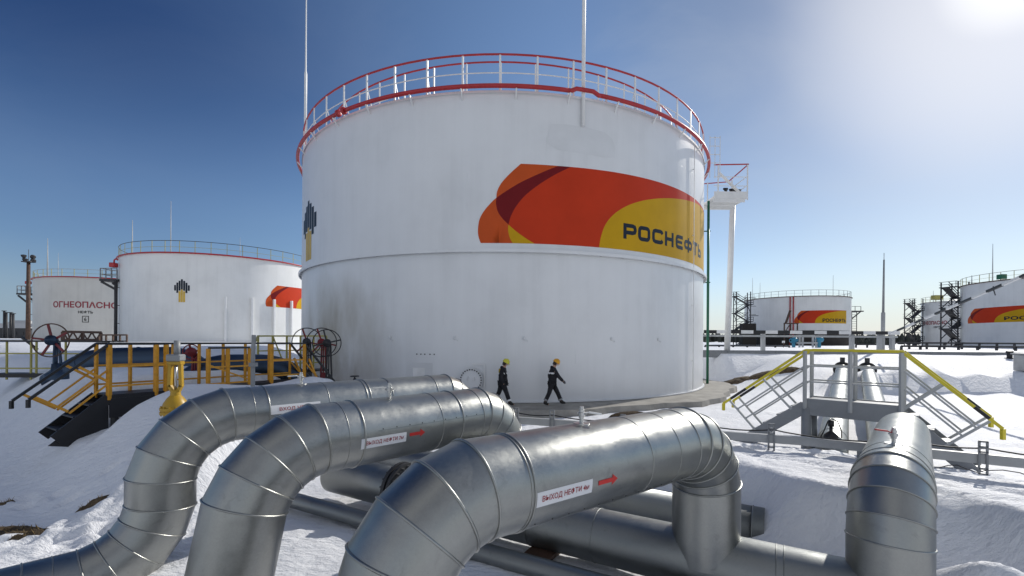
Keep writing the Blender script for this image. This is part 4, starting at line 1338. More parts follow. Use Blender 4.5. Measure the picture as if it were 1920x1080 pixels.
# thin line along the ground in front of the header
a = Vector((-7.2, 9.52, -0.22)); b = Vector((1.9, 4.73, -0.36))
mb = MB(); mb.tube([a + (b - a) * k / 8 for k in range(9)], 0.125, 24)
for k in (2.6, 5.2): mb.ring(a + (b - a) * k / 8, 0.125, 0.015, (b - a), 24)
tag(mb.build('drain_pipe', M['galv_old'], sharp=40), 'thin galvanised drain pipe on the snow in front of the header', 'pipe')
# pair of pipes running away under the grey walkway
def away_pipe(label, x0, y0, x1, y1, z, z1, bend):
    a, b = Vector((x0, y0, z)), Vector((x1, y1, z1))
    d = (b - a).normalized(); dh = Vector((d.x, d.y, 0)).normalized()
    root = empty('field_pipe', (x0, y0, 0), label, 'pipe', 'pipes running away under the grey walkway')
    pts = [b, a]; nm = ['straight_section']
    if bend:
        e, T, N = elbow_pts(a, -dh, -UP, 0.5, 90)
        pts = [b] + e + [Vector((e[-1].x, e[-1].y, -0.6))]; nm = ['straight_section'] + ['elbow'] * 6 + ['riser']
    L = (b - a).length
    o = mitre_tube([tuple(v) for v in pts], 0.30, M['galv_old'], nm, None, seg=40, bead=0.01, extra=[(0, L * q, 0.008) for q in (0.2, 0.45, 0.7, 0.9)])
    for LL in o.values():
        for k in LL: own(k, root)
    mb = MB(); mb.lathe([(0.30, -0.08), (0.43, -0.08), (0.43, 0.08), (0.30, 0.08)], b - d * 1.2, d, 28, smooth=False)
    for k in range(16):
        t = 2 * math.pi * k / 16; s = d.cross(UP).normalized(); u2 = s.cross(d)
        mb.tube([b - d * 1.2 + 0.37 * (math.cos(t) * s + math.sin(t) * u2) - d * 0.25, b - d * 1.2 + 0.37 * (math.cos(t) * s + math.sin(t) * u2) + d * 0.25], 0.035, 5)
    mb.box(b - d * 1.2 + UP * 0.50, (0.16, 0.16, 0.32)); own(mb.build('flange', M['dark_steel'], None), root)
away_pipe('left galvanised pipe running away under the grey walkway', 6.3, 9.0, 18.9, 26.0, 0.02, 1.02, False)
away_pipe('right galvanised pipe running away under the grey walkway', 7.05, 8.45, 20.2, 25.9, -0.02, 1.0, False)

# galvanised pipes toned dark blue for shade, behind the orange platform
def shade_blue_pipe(label, pts, r):
    root = empty('shade_blue_pipe', tuple(pts[0]), label, 'pipe')
    P = [Vector(p) for p in pts]; out = []
    for i in range(len(P)):
        if 0 < i < len(P) - 1:
            a = P[i] + (P[i - 1] - P[i]).normalized() * 0.55; b = P[i] + (P[i + 1] - P[i]).normalized() * 0.55
            for k in range(6):
                t = k / 5; out.append(a * (1 - t) ** 2 + P[i] * 2 * t * (1 - t) + b * t * t)
        else: out.append(P[i])
    mb = MB(); mb.tube(out, r, 36); own(mb.build('run', M['galv_blue'], None), root)
    L = len(out) - 1
    for f in (0.2, 0.5, 0.8):
        i = int(f * L); c = out[i].lerp(out[i + 1], 0.5); mb = MB(); mb.ring(c, r, 0.02, out[i + 1] - out[i], 36, 6)
        own(mb.build('seam_band', M['galv_blue'], None), root)
shade_blue_pipe('pipe toned dark blue-grey for shade, arching from the snow behind the orange platform', [at(100, 722, 14.6), at(172, 677, 14.8), at(345, 673, 15.2), at(420, 735, 15.2)], 0.42)
shade_blue_pipe('second pipe toned dark blue-grey for shade, nearer the valve wheels', [at(330, 738, 13.0), at(392, 690, 13.2), at(525, 688, 14.6), at(585, 740, 14.9)], 0.40)

# ------------------------------------------------------------------ grey walkway with yellow handrails
W0 = Vector((6.77, 10.5, 0)); We = Vector((0.72, -0.694, 0)); Wn = Vector((0.694, 0.72, 0)); WL = 1.69; WW = 0.72
ZD, ZR = 1.13, 2.26
walk = empty('crossover_walkway', tuple(W0 + We * WL * 0.5), 'grey steel walkway with lemon yellow handrails crossing the field pipes', 'walkway')
def wb(name, mat, fn):
    mb = MB(); fn(mb); return own(mb.build(name, mat, None), walk)
def WP(s, n, z): return W0 + We * s + Wn * n + Vector((0, 0, z))
sl_, sr_ = 1.78, 1.42          # horizontal reach of the left and right stairs
def stair_pt(s, zoff):
    """Height profile of deck line or rail line along the walkway."""
    if s < 0: return ZD + s * (ZD + 0.28) / sl_ + zoff
    if s > WL: return ZD - (s - WL) * (ZD + 0.25) / sr_ + zoff
    return ZD + zoff
for n in (0.0, WW):
    pl = [WP(-sl_, n, stair_pt(-sl_, -0.12)), WP(0, n, ZD - 0.17), WP(WL, n, ZD - 0.17), WP(WL + sr_, n, stair_pt(WL + sr_, -0.12))]
    wb('stringer', M['grey'], lambda mb: [mb.bar(a, b, 0.03, hh) for (a, b), hh in zip(zip(pl, pl[1:]), (0.26, 0.38, 0.26))])
    def rails(mb):
        zr = ZR - ZD
        P = [WP(-sl_ - 0.02, n, stair_pt(-sl_, zr) - 0.18), WP(-sl_ - 0.02, n, stair_pt(-sl_, zr)), WP(0, n, ZR), WP(WL, n, ZR), WP(WL + sr_ - (0.12 if n else 0), n, stair_pt(WL + sr_ - (0.12 if n else 0), zr)), WP(WL + sr_ - (0.12 if n else 0), n, stair_pt(WL + sr_ - (0.12 if n else 0), zr) - 0.20)]
        for a, b in zip(P, P[1:]): mb.bar(a, b, 0.06, 0.055)
        # worn black stretches low on the slope
        mb.bar(P[1].lerp(P[2], 0.10), P[1].lerp(P[2], 0.30), 0.064, 0.059, mi=1)
        mb.bar(P[4].lerp(P[3], 0.12), P[4].lerp(P[3], 0.26), 0.064, 0.059, mi=1)
    wb('handrail', [M['rail_yellow'], M['black']], rails)
    for f in (0.36, 0.68):
        zz = (ZR - ZD) * f
        def mids(mb):
            ql = -1.466 if f > 0.5 else -1.277; qr = WL + (1.089 if f > 0.5 else 0.90)
            P = [WP(ql, n, stair_pt(ql, zz)), WP(0, n, ZD + zz), WP(WL, n, ZD + zz), WP(qr, n, stair_pt(qr, zz))]
            for a, b in zip(P, P[1:]): mb.bar(a, b, 0.035, 0.035)
        wb('mid_rail', M['grey_light'], mids)
    for s in (0.0, WL * 0.5, WL):
        wb('rail_post', M['grey_light'], lambda mb: mb.bar(WP(s, n - 0.03, ZD - 0.22), WP(s, n - 0.03, ZR - 0.02), 0.06))
    # stair rails stand square to the slope, as built
    for s0 in (-sl_ * 0.93, -sl_ * 0.50):
        wb('rail_post', M['grey_light'], lambda mb: mb.bar(WP(s0, n, stair_pt(s0, ZR - ZD)), WP(s0 + 0.62, n, stair_pt(s0 + 0.62, -0.05) if s0 + 0.62 < 0 else ZD - 0.2), 0.045))
    for s0 in (WL + sr_ * 0.45, WL + sr_ * 0.90):
        wb('rail_post', M['grey_light'], lambda mb: mb.bar(WP(s0, n, stair_pt(s0, ZR - ZD)), WP(s0 - 0.62, n, stair_pt(s0 - 0.62, -0.05)), 0.045))
def deckf(mb):
    mb.box(WP(WL / 2, WW / 2, ZD - 0.02), (WL, WW - 0.04, 0.03), Matrix.Rotation(math.atan2(We.y, We.x), 3, 'Z'))
    for k in range(9): mb.bar(WP(WL * k / 8, 0.02, ZD - 0.12), WP(WL * k / 8, WW - 0.02, ZD - 0.12), 0.03, 0.06)
wb('deck', M['grey'], deckf)
for side in (-1, 1):
    for k in range(6):
        f = (k + 0.6) / 6
        s = -sl_ * f if side < 0 else WL + sr_ * f
        wb('tread', M['grey'], lambda mb: mb.box(WP(s, WW / 2, stair_pt(s, -0.05)), (0.24, WW - 0.05, 0.025), Matrix.Rotation(math.atan2(We.y, We.x), 3, 'Z')))
for s in (0.02, WL - 0.02):
    for n in (0.05, WW - 0.05):
        wb('column', M['grey'], lambda mb: mb.tube([WP(s, n, -0.5), WP(s, n, ZD - 0.2)], 0.105, 18))

# cable tray with brackets and cable
tray = empty('cable_tray', (3.2, 8.8, 0), 'grey beam on brackets carrying black cables, in front of the walkway', 'cable tray')
TP = [Vector((-0.75, 10.5, 0.73)), Vector((0.47, 10.05, 0.73)), Vector((5.2, 8.27, 0.73)), Vector((7.72, 6.82, 0.73)), Vector((9.6, 5.8, 0.73))]
mb = MB()
for a, b in zip(TP, TP[1:]): mb.bar(a - UP * 0.075, b - UP * 0.075, 0.09, 0.15)
own(mb.build('beam', M['grey_light'], None), tray)
def tray_at(x):
    for a, b in zip(TP, TP[1:]):
        if a.x <= x <= b.x: return a.lerp(b, (x - a.x) / (b.x - a.x)), (b - a).normalized()
    return TP[0], (TP[1] - TP[0]).normalized()
first = None
for x in (0.13, 0.9, 2.3, 3.75, 4.8, 6.55, 7.3, 8.6):
    c, dd = tray_at(x)
    if first is None:
        mb = MB()
        for q in (-0.045, 0.045): mb.bar((q, -0.06, -0.31), (q, -0.06, 0.21), 0.026, 0.03)
        for z in (-0.30, -0.22, 0.04, 0.12, 0.20): mb.bar((-0.05, -0.06, z), (0.05, -0.06, z), 0.03, 0.028)
        mb.bar((0, 0.0, 0.01), (0, -0.06, 0.01), 0.07, 0.02)
        first = mb.build('bracket', M['grey'], tray); o = first
    else:
        o = first.copy(); COL.objects.link(o); o.parent = tray
    o.matrix_parent_inverse = Matrix.Identity(4)
    o.location = c - tray.location
    o.rotation_euler = (0, 0, math.atan2(dd.y, dd.x))
mb = MB()
pts = []
xs_ = [0.13, 0.9, 2.3, 3.75, 4.8, 6.55, 7.3, 8.6]
for x0_, x1_ in zip(xs_, xs_[1:]):
    a, _ = tray_at(x0_); b, _ = tray_at(x1_)
    for k in range(8):
        t = k / 8; p = a.lerp(b, t) + Vector((0.0, -0.05, 0.10 - 0.16 * (x1_ - x0_) / 1.8 * 4 * t * (1 - t) * 0.5)); pts.append(p)
mb.tube(pts, 0.013, 6)
pts2 = [p + Vector((0, -0.015, -0.32 + 0.05 * math.sin(i * 1.3))) for i, p in enumerate(pts) if p.x > 6.4]
mb.tube(pts2, 0.008, 5)
own(mb.build('cable', M['black'], None), tray)
for x in (2.25, 6.0, 9.2):
    c, _ = tray_at(x)
    mb = MB(); mb.bar(c - UP * 0.15, (c.x, c.y, gh(c.x, c.y) - 0.3), 0.08); own(mb.build('post', M['grey'], None), tray)
# instrument on the left field pipe
P = at(1558, 812, 9.35)
root = empty('transmitter', (P.x, P.y, P.z - 0.2), 'small black instrument with cables on the left field pipe', 'instrument')
mb = MB(); mb.lathe([(0.13, -0.10), (0.13, -0.05), (0.08, 0.0), (0.03, 0.04), (0.03, 0.14), (0.055, 0.14), (0.055, 0.25), (0.005, 0.27)], P, UP, 14); own(mb.build('body', M['black'], None), root)
mb = MB()
for q in (-1, 1): mb.tube([P + Vector((0, 0, 0.3)), P + Vector((0.1 * q, -0.05, 0.25)), P + Vector((0.18 * q, -0.05, 0.05)), P + Vector((0.22 * q, 0, -0.1))], 0.012, 5)
own(mb.build('cable', M['black'], None), root)

# ------------------------------------------------------------------ orange platform on the left
Q0 = Vector((-8.76, 9.9, 0)); Qe = Vector((0.52, 0.854, 0)); Qn = Vector((-0.854, 0.52, 0)); QL = 4.67; QW = 0.74
QD, QR = 1.20, 2.30
plat = empty('crossing_platform', tuple(Q0), 'orange and black steel crossing platform with stairs in the snow, left', 'platform')
def QP(s, n, z): return Q0 + Qe * s + Qn * n + Vector((0, 0, z))
def qb(name, mat, fn): 
    mb = MB(); fn(mb); return own(mb.build(name, mat, None), plat)
def q_st(s, zo):
    if s < 0: return QD + s * (QD + 0.35) / 1.75 + zo
    if s > QL: return QD - (s - QL) * 1.15 + zo
    return QD + zo
# black hand rails
for n in (0.0, QW):
    e0 = -1.22 if n == 0 else -1.30
    qb('handrail', M['black'], lambda mb: [mb.bar(a, b, 0.055, 0.05) for a, b in [(QP(e0 - 0.01, n, q_st(e0, QR - QD) - 0.16), QP(e0 - 0.01, n, q_st(e0, QR - QD))), (QP(e0, n, q_st(e0, QR - QD)), QP(0, n, QR))]])
    qb('handrail', M['black'], lambda mb: [mb.bar(QP(QL, n, QR), QP(QL + 1.2, n, q_st(QL + 1.2, QR - QD)), 0.055, 0.05)])
    for s0 in (-1.16, -0.52):
        qb('rail_post', M['platform_orange'], lambda mb: mb.bar(QP(s0, n, q_st(s0, QR - QD)), QP(s0 + 0.50, n, q_st(s0 + 0.50, 0.30)), 0.05))
    for f in (0.50, 0.22):
        qb('mid_rail', M['platform_orange'], lambda mb: mb.bar(QP(-0.82 if f > 0.4 else -0.64, n, q_st(-0.82 if f > 0.4 else -0.64, (QR - QD) * f)), QP(0, n, QD + (QR - QD) * f), 0.035))
    qb('stair_stringer', M['black'], lambda mb: mb.bar(QP(-0.85, n, q_st(-0.85, -0.08)), QP(0, n, QD - 0.08), 0.04, 0.22))
    qb('stair_stringer', M['black'], lambda mb: mb.bar(QP(QL, n, QD - 0.08), QP(QL + 1.4, n, q_st(QL + 1.4, -0.08)), 0.04, 0.18))
    qb('mid_rail', M['platform_orange'], lambda mb: mb.bar(QP(QL, n, QD + 0.55), QP(QL + 1.1, n, q_st(QL + 1.1, 0.55)), 0.035))
    qb('rail_post', M['platform_orange'], lambda mb: mb.bar(QP(QL + 0.15, n, q_st(QL + 0.15, 0.1)), QP(QL + 0.85, n, q_st(QL + 0.85, 0.8)), 0.05))
    qb('rail_post', M['platform_orange'], lambda mb: mb.bar(QP(QL + 0.15, n, q_st(QL + 0.15, 0.8)), QP(QL + 0.85, n, q_st(QL + 0.85, 0.05)), 0.05))
# front rail in two stretches with the valve between, back rail whole
spans = [(0.0, 0.0, 1.10, 0.0), (0.0, 1.98, 3.02, -0.11), (0.0, 3.60, QL, 0.0), (QW, 0.0, QL, 0.0)]
for n, s0, s1, dz in spans:
    qb('handrail', M['black'], lambda mb: mb.bar(QP(s0, n, QR + dz), QP(s1, n, QR + dz), 0.055, 0.05))
    for f in (0.16, 0.55):
        qb('mid_rail', M['platform_orange'], lambda mb: mb.bar(QP(s0, n, QD + (QR - QD) * f + dz), QP(s1, n, QD + (QR - QD) * f + dz), 0.04))
for n, S in ((0.0, (0.0, 0.86, 1.06, 1.98, 2.45, 3.02, 3.64, QL)), (QW, (0.0, 0.62, 1.5, 2.1, 2.7, 3.3, 4.0, QL))):
    for s in S:
        dz = -0.11 if (n == 0 and 1.9 < s < 3.1) else 0.0
        w = 0.075 if n == 0 else 0.055
        qb('rail_post', M['platform_orange'], lambda mb: mb.bar(QP(s, n, QD - 0.12), QP(s, n, QR + dz - 0.02), w))
qb('mid_rail', M['platform_orange'], lambda mb: mb.bar(QP(2.0, 0, QD + 0.55), QP(3.0, 0, QD + 0.12), 0.035))
qb('deck', M['black'], lambda mb: [mb.box(QP(QL / 2, QW / 2, QD - 0.03), (QL, QW, 0.04), Matrix.Rotation(math.atan2(Qe.y, Qe.x), 3, 'Z')), mb.bar(QP(0, 0, QD - 0.12), QP(QL, 0, QD - 0.12), 0.04, 0.2), mb.bar(QP(0, QW, QD - 0.12), QP(QL, QW, QD - 0.12), 0.04, 0.2)])
for k in range(3):
    s = -0.2 - k * 0.25
    qb('tread', M['black'], lambda mb: mb.box(QP(s, QW / 2, q_st(s, -0.03)), (0.24, QW - 0.06, 0.03), Matrix.Rotation(math.atan2(Qe.y, Qe.x), 3, 'Z')))
for s in (0.12, 1.6, 3.2, QL - 0.1):
    for n in (0.06, QW - 0.06):
        qb('column', M['black'], lambda mb: mb.bar(QP(s, n, -0.4), QP(s, n, QD - 0.1), 0.10))

qb('void_shade_panel', M['black'], lambda mb: [mb.box(QP(0.5, -0.02, QD - 0.30), (1.0, 0.02, 0.42), Matrix.Rotation(math.atan2(Qe.y, Qe.x), 3, 'Z')), mb.face([QP(-0.95, 0.02, q_st(-0.95, -0.1)), QP(0, 0.02, QD - 0.1), QP(0, 0.02, QD - 0.85), QP(-0.35, 0.02, q_st(-0.95, -0.25))])])  # black sheets put in as the shade of the void under the deck

# farther platform at the left edge
far_p = empty('crossing_platform', tuple(at(60, 700, 15)), 'distant yellow railed platform behind the snow mound at the left edge', 'platform')
def fb(name, mat, fn):
    mb = MB(); fn(mb); return own(mb.build(name, mat, None), far_p)
A0, A1 = at(-40, 640, 15.2), at(205, 640, 15.6)
A0.z = A1.z = 2.30
fb('handrail', M['black'], lambda mb: mb.bar(A0, A1, 0.06))
for dz in (0.42, 0.92): fb('mid_rail', M['olive'], lambda mb: mb.bar(A0 - UP * dz, A1 - UP * dz, 0.045))
for px in (12, 57, 67, 122):
    t = (px + 40) / 245; p = A0.lerp(A1, t)
    fb('rail_post', M['olive'], lambda mb: mb.bar(p, p - UP * 1.3, 0.045))
B0 = A0 + Vector((-0.1, 0.9, 0)); B1 = A1 + Vector((-0.3, 0.9, 0))
fb('deck', M['black'], lambda mb: mb.face([A0 - UP * 1.12, A1 - UP * 1.12, B1 - UP * 1.12, B0 - UP * 1.12]) and mb.bar(A0 - UP * 1.16, A1 - UP * 1.16, 0.05, 0.14))
fb('handrail', M['black'], lambda mb: [mb.bar(B0, B1, 0.05), mb.bar(at(40, 632, 16), at(70, 655, 16), 0.06)])

# olive railed landing by the valve wheels
ol = empty('valve_landing', tuple(at(540, 700, 15.8)), 'olive railed landing beside the red valve wheels', 'platform')
O0, O1, O2 = at(484, 630, 15.2), at(612, 630, 16.6), at(478, 642, 14.2)
def ob(name, mat, fn):
    mb = MB(); fn(mb); return own(mb.build(name, mat, None), ol)
ob('handrail', M['olive'], lambda mb: [mb.bar(O0, O1, 0.05), mb.bar(O2, O0, 0.05)])
for dz in (0.5, 0.95): ob('mid_rail', M['olive'], lambda mb: mb.bar(O0 - UP * dz, O1 - UP * dz, 0.04))
for k in range(6):
    p = O0.lerp(O1, k / 5); ob('rail_post', M['olive'], lambda mb: mb.bar(p, p - UP * 1.25, 0.05))
ob('deck', M['dark_steel'], lambda mb: mb.bar(O0 - UP * 1.2 + Vector((0.1, -0.3, 0)), O1 - UP * 1.2 + Vector((0.1, -0.3, 0)), 0.7, 0.06))
ob('brace', M['olive'], lambda mb: mb.bar(O0.lerp(O1, 0.2), O0.lerp(O1, 0.4) - UP * 1.2, 0.04))

# ------------------------------------------------------------------ valves
def wheel(root, c, R, axis, mat_rim, mat_spoke, spokes=5, hub=None, thick=0.02):
    mb = MB(); mb.ring(c, R, thick, axis, 40, 8); w = mb.build('handwheel', mat_rim, None); own(w, root)
    ax = Vector(axis).normalized(); u = ax.cross(UP).normalized(); v = u.cross(ax)
    mb = MB()
    for k in range(spokes):
        a = 2 * math.pi * (k + 0.15) / spokes
        e = Vector(c) + (math.cos(a) * v + math.sin(a) * u) * (R - 0.01)
        mb.bar(Vector(c) - ax * 0.05, e, 0.05, 0.03, up=ax)
    own(mb.build('spoke', mat_spoke, None), w)
    mb = MB(); mb.lathe([(0.02, -0.12), (0.10, -0.12), (0.13, -0.05), (0.13, 0.03), (0.05, 0.05), (0.05, 0.12), (0.004, 0.13)], c, ax, 14); own(mb.build('hub', hub or mat_spoke, None), w)

def wheel_valve(label, px, py, Y, rpx, foot, mats, axis=(0.15, -1, 0.05), spokes=5):
    c = at(px, py, Y); R = rpx / F_PX * Y
    z0 = foot
    root = empty('gate_valve', (c.x, c.y, z0), label, 'valve', 'valves with hand wheels')
    wheel(root, c, R, axis, mats[0], mats[1], spokes, mats[2], 0.016)
    mb = MB()
    q = c + Vector((0.0, 0.16, -0.05))
    for dx in (-0.09, 0.09): mb.bar(q + Vector((dx * 0.6, 0, 0)), (q.x + dx, q.y + 0.02, z0 + 0.25), 0.045)
    mb.tube([q, (q.x, q.y, z0 + 0.2)], 0.022, 8)
    mb.lathe([(0.24, -0.1), (0.24, 0.05), (0.12, 0.1), (0.10, 0.3), (0.03, 0.32)], (q.x, q.y, z0), UP, 18)
    own(mb.build('yoke', mats[2], None), root)
wheel_valve('big valve wheel with five spokes and blue hub at far left', 95, 638, 11.6, 31, 1.45, (M['rust'], M['dark_red'], M['galv_blue']))
wheel_valve('black rimmed valve wheel with red spokes, leftmost beside the tank foot', 575, 641, 15.4, 26, 1.0, (M['black'], M['dark_red'], M['dark_steel']), spokes=3)
wheel_valve('black rimmed valve wheel with red centre, middle of three beside the tank foot', 603, 642, 15.1, 27, 1.0, (M['black'], M['dark_red'], M['dark_red']), spokes=3)
wheel_valve('black valve wheel on a dark post, rightmost beside the tank foot', 613, 643, 14.7, 25, 0.9, (M['black'], M['dark_steel'], M['dark_steel']), (0.5, -1, 0.05), spokes=4)
wheel_valve('small red valve wheel behind the orange platform', 358, 660, 12.6, 14, 1.15, (M['dark_red'], M['dark_red'], M['dark_red']), (0.2, -1, 0.1), spokes=4)
# yellow gate valve
P = at(329, 768, 7.9)
root = empty('gate_valve', (P.x, P.y, 0.3), 'yellow gate valve with tall yoke standing in the snow behind the pipes', 'valve', 'valves with hand wheels')
mb = MB(); mb.lathe([(0.15, -0.75), (0.15, -0.08), (0.225, -0.07), (0.225, -0.025), (0.21, -0.025), (0.21, 0.0), (0.225, 0.0), (0.225, 0.045), (0.195, 0.05), (0.175, 0.12), (0.125, 0.20), (0.08, 0.25), (0.07, 0.34), (0.004, 0.35)], P, UP, 30)
for k in range(14):
    a = 2 * math.pi * k / 14; mb.tube([P + Vector((0.205 * math.cos(a), 0.205 * math.sin(a), -0.09)), P + Vector((0.205 * math.cos(a), 0.205 * math.sin(a), 0.07))], 0.014, 6)
own(mb.build('bonnet', M['valve_yellow'], None, sharp=35), root)
mb = MB()
for q in (-1, 1):
    mb.bar(P + Vector((0.05 * q, 0, 0.32)), P + Vector((0.10 * q, 0, 0.42)), 0.055); mb.bar(P + Vector((0.10 * q, 0, 0.40)), P + Vector((0.085 * q, 0, 0.80)), 0.055)
mb.box(P + Vector((0, 0, 0.81)), (0.24, 0.12, 0.06), bev=0.01)
own(mb.build('yoke', M['valve_yellow'], None), root)
mb = MB(); mb.tube([P + Vector((0, 0, 0.3)), P + Vector((0, 0, 0.85))], 0.022, 8); own(mb.build('stem', M['steel'], None), root)
mb = MB(); mb.box(P + Vector((0, 0, 0.90)), (0.24, 0.18, 0.12), bev=0.02); mb.tube([P + Vector((0.02, 0, 0.95)), P + Vector((0.02, 0, 1.20))], 0.048, 12); own(mb.build('gearbox', M['grey'], None), root)
# grey pipe post by the platform
P = at(474, 726, 11.0); t = at(476, 628, 11.0)
mb = MB(); mb.tube([(P.x, P.y, P.z - 0.4), (P.x, P.y, t.z - 0.55), (t.x, t.y, t.z)], 0.048, 14); mb.lathe([(0.055, -0.03), (0.10, -0.03), (0.10, 0.06), (0.055, 0.06)], P.lerp(t, 0.42), UP, 14)
tag(mb.build('vent_post', M['grey'], sharp=35), 'thin grey vent post beside the orange platform', 'post')
# small hydrant valve near the stained wall
P = at(665, 712, 15.5)
mb = MB(); mb.tube([(P.x, P.y, 0), (P.x, P.y, P.z + 0.05)], 0.05, 8); mb.ring((P.x, P.y, P.z + 0.12), 0.13, 0.02, UP, 20, 6); mb.bar((P.x - 0.13, P.y, P.z + 0.12), (P.x + 0.13, P.y, P.z + 0.12), 0.03); mb.bar((P.x, P.y, P.z), (P.x, P.y, P.z + 0.13), 0.04)
tag(mb.build('hydrant', M['dark_steel']), 'small dark hydrant valve by the stained tank wall', 'valve')
P = at(675, 712, 17.2)

# ------------------------------------------------------------------ right side of the tank: white platform, column, green pole
sp = empty('service_platform', tuple(Vector((12.9, 28.4, 0))), 'white railed platform on a leaning white column beside the big tank', 'platform')
def sb(name, mat, fn):
    mb = MB(); fn(mb); return own(mb.build(name, mat, None), sp)
SX0, SX1, SY0, SY1 = 12.05, 14.0, 27.3, 28.9
zt, zr_ = 11.25, 13.05
sb('deck', M['white'], lambda mb: (mb.box(((SX0 + SX1) / 2, (SY0 + SY1) / 2, zt - 0.10), (SX1 - SX0, SY1 - SY0, 0.10), bev=0.01), mb.bar((SX0, SY0 - 0.04, zt - 0.02), (SX1, SY0 - 0.04, zt - 0.02), 0.04, 0.42), mb.bar((SX1, SY0, zt - 0.02), (SX1, SY1, zt - 0.02), 0.04, 0.42), mb.bar((SX0, SY0, zt - 0.28), (SX1 - 0.1, SY0, zt - 0.28), 0.08, 0.30), mb.bar((SX0, SY1, zt - 0.28), (SX1 - 0.1, SY1, zt - 0.28), 0.08, 0.30), mb.bar((SX0, (SY0 + SY1) / 2, zt - 0.28), (SX1 - 0.3, (SY0 + SY1) / 2, zt - 0.28), 0.08, 0.28)))
sb('handrail', M['red'], lambda mb: [mb.bar((SX0, SY0, zr_), (SX1 + 0.12, SY0, zr_ + 0.05), 0.06), mb.bar((SX1 + 0.12, SY0, zr_ + 0.05), (SX1 - 0.2, SY1 + 0.3, zr_ - 0.35), 0.05), mb.bar((SX0, SY1 + 0.3, zr_ - 0.5), (SX1 - 0.2, SY1 + 0.3, zr_ - 0.35), 0.05)])
for f in (0.3, 0.6): sb('mid_rail', M['white'], lambda mb: [mb.bar((SX0, SY0, zt + (zr_ - zt) * f), (SX1, SY0, zt + (zr_ - zt) * f), 0.035), mb.bar((SX1, SY0, zt + (zr_ - zt) * f), (SX1 - 0.2, SY1 + 0.2, zt + (zr_ - zt) * f - 0.2), 0.035)])
for p in [(SX0 + 0.25, SY0, zr_), (SX1 + 0.06, SY0, zr_ + 0.03), (SX1 - 0.1, SY1, zr_ - 0.35), (SX0 + 0.3, SY1, zr_ - 0.5)]:
    sb('rail_post', M['white'], lambda mb: mb.bar((p[0], p[1], zt - 0.3), p, 0.06))
sb('brace', M['white'], lambda mb: mb.bar((SX0 + 0.35, SY0 + 0.1, zr_ - 0.45), (SX1 - 0.2, SY0 + 0.2, zt + 0.1), 0.14, 0.10))
sb('kick_plate', M['white'], lambda mb: mb.bar((SX1 + 0.02, SY0, zt + 0.0), (SX1 - 0.5, SY0 - 0.02, zt - 0.42), 0.06, 0.25))
for q in [(12.95, 27.8, zt + 0.5), (13.55, 28.3, zt + 0.62), (13.8, 27.9, zt + 0.45), (13.3, 28.4, zt + 0.4), (13.85, 28.5, zt + 0.7)]:
    sb('floodlight', M['black'], lambda mb: mb.lathe([(0.05, -0.12), (0.13, 0.08), (0.14, 0.12), (0.01, 0.10)], q, (0.6, -0.5, -0.5), 10))
a, b = at(1374, 386, 29.6), at(1362.5, 660, 31.8)
sb('column', M['white'], lambda mb: mb.tube([Vector((b.x, b.y, 0.9)), Vector((a.x, a.y, a.z + 0.1))], [0.20, 0.17], 16))
sb('cage', M['white'], lambda mb: [mb.bar((11.62, 26.9, z), (12.22, 26.9, z), 0.03) for z in (13.0, 13.5, 14.0, 14.5)] + [mb.bar((x, 26.9, 12.1), (x, 26.9, 14.6), 0.03) for x in (11.62, 11.92, 12.22)])
gA, gB = at(1328.5, 377, 26.6), at(1327, 626, 26.6)
root = empty('green_pole', (gB.x, gB.y, 0), 'slim dark green pipe standing beside the right edge of the big tank', 'pole')
mb = MB(); mb.tube([(gB.x, gB.y, -0.2), gA], 0.075, 10); own(mb.build('pipe', M['green'], None), root)
mb = MB()
for z in (5.9, 8.9): mb.bar((gB.x - 0.5, gB.y + 0.1, z), (gB.x + 0.12, gB.y, z), 0.06)
own(mb.build('clamp', M['green'], None), root)

# ------------------------------------------------------------------ bund wall, barrier, mast and things beyond the snow field
mb = MB()
w0, w1 = Vector((11.6, 31.4, 1.80)), Vector((44, 31.0, 1.80))
n = 10
for k in range(n):
    a = w0.lerp(w1, k / n); b = w0.lerp(w1, (k + 1) / n - 0.001)
    mb.bar(a - UP * 0.22, b - UP * 0.22, 0.25, 0.44)
mb.bar(w0 + UP * 0.03, w1 + UP * 0.03, 0.32, 0.06)
tag(mb.build('bund_wall', M['grey']), 'low grey bund wall along the far edge of the snow field', 'wall')

def hpost(px, ytop, ybot, Y, w, mat): 
    p = at(px, ytop, Y); q = at(px, ybot, Y)
    mb = MB(); mb.bar((p.x, p.y, q.z), p, w); return mb
gate = empty('height_barrier', tuple(at(1500, 655, 33)), 'black and white striped bar on grey posts in front of the distant tank', 'barrier')
a, b = at(1318, 622, 33), at(1682, 626, 33)
mb = MB(); mb.bar(Vector((a.x, a.y, a.z - 0.28)), Vector((b.x, b.y, a.z - 0.28)), 0.14); own(mb.build('beam', M['grey_light'], None), gate)
N = 16
for k in range(N):
    p = Vector((a.x, 32.8, a.z)).lerp(Vector((b.x, 32.8, a.z)), k / N); q = Vector((a.x, 32.8, a.z)).lerp(Vector((b.x, 32.8, a.z)), (k + 1) / N)
    mb = MB(); mb.bar(p, q, 0.13, 0.24)
    own(mb.build('black_stripe' if k % 2 == 0 else 'white_stripe', M['black'] if k % 2 == 0 else M['white'], None), gate)
for px in (1432, 1599, 1651, 1675):
    p = at(px, 626, 33); mb = MB(); mb.bar((p.x, 33.1, 1.4), (p.x, 33.1, a.z - 0.1), 0.24); own(mb.build('post', M['grey_light'], None), gate)
boom = empty('boom', tuple(at(1672, 628, 30)), 'raised black and white striped barrier boom slanting up to the right', 'barrier')
a, b = at(1668, 626, 30), at(1990, 486, 17.5)
N = 13
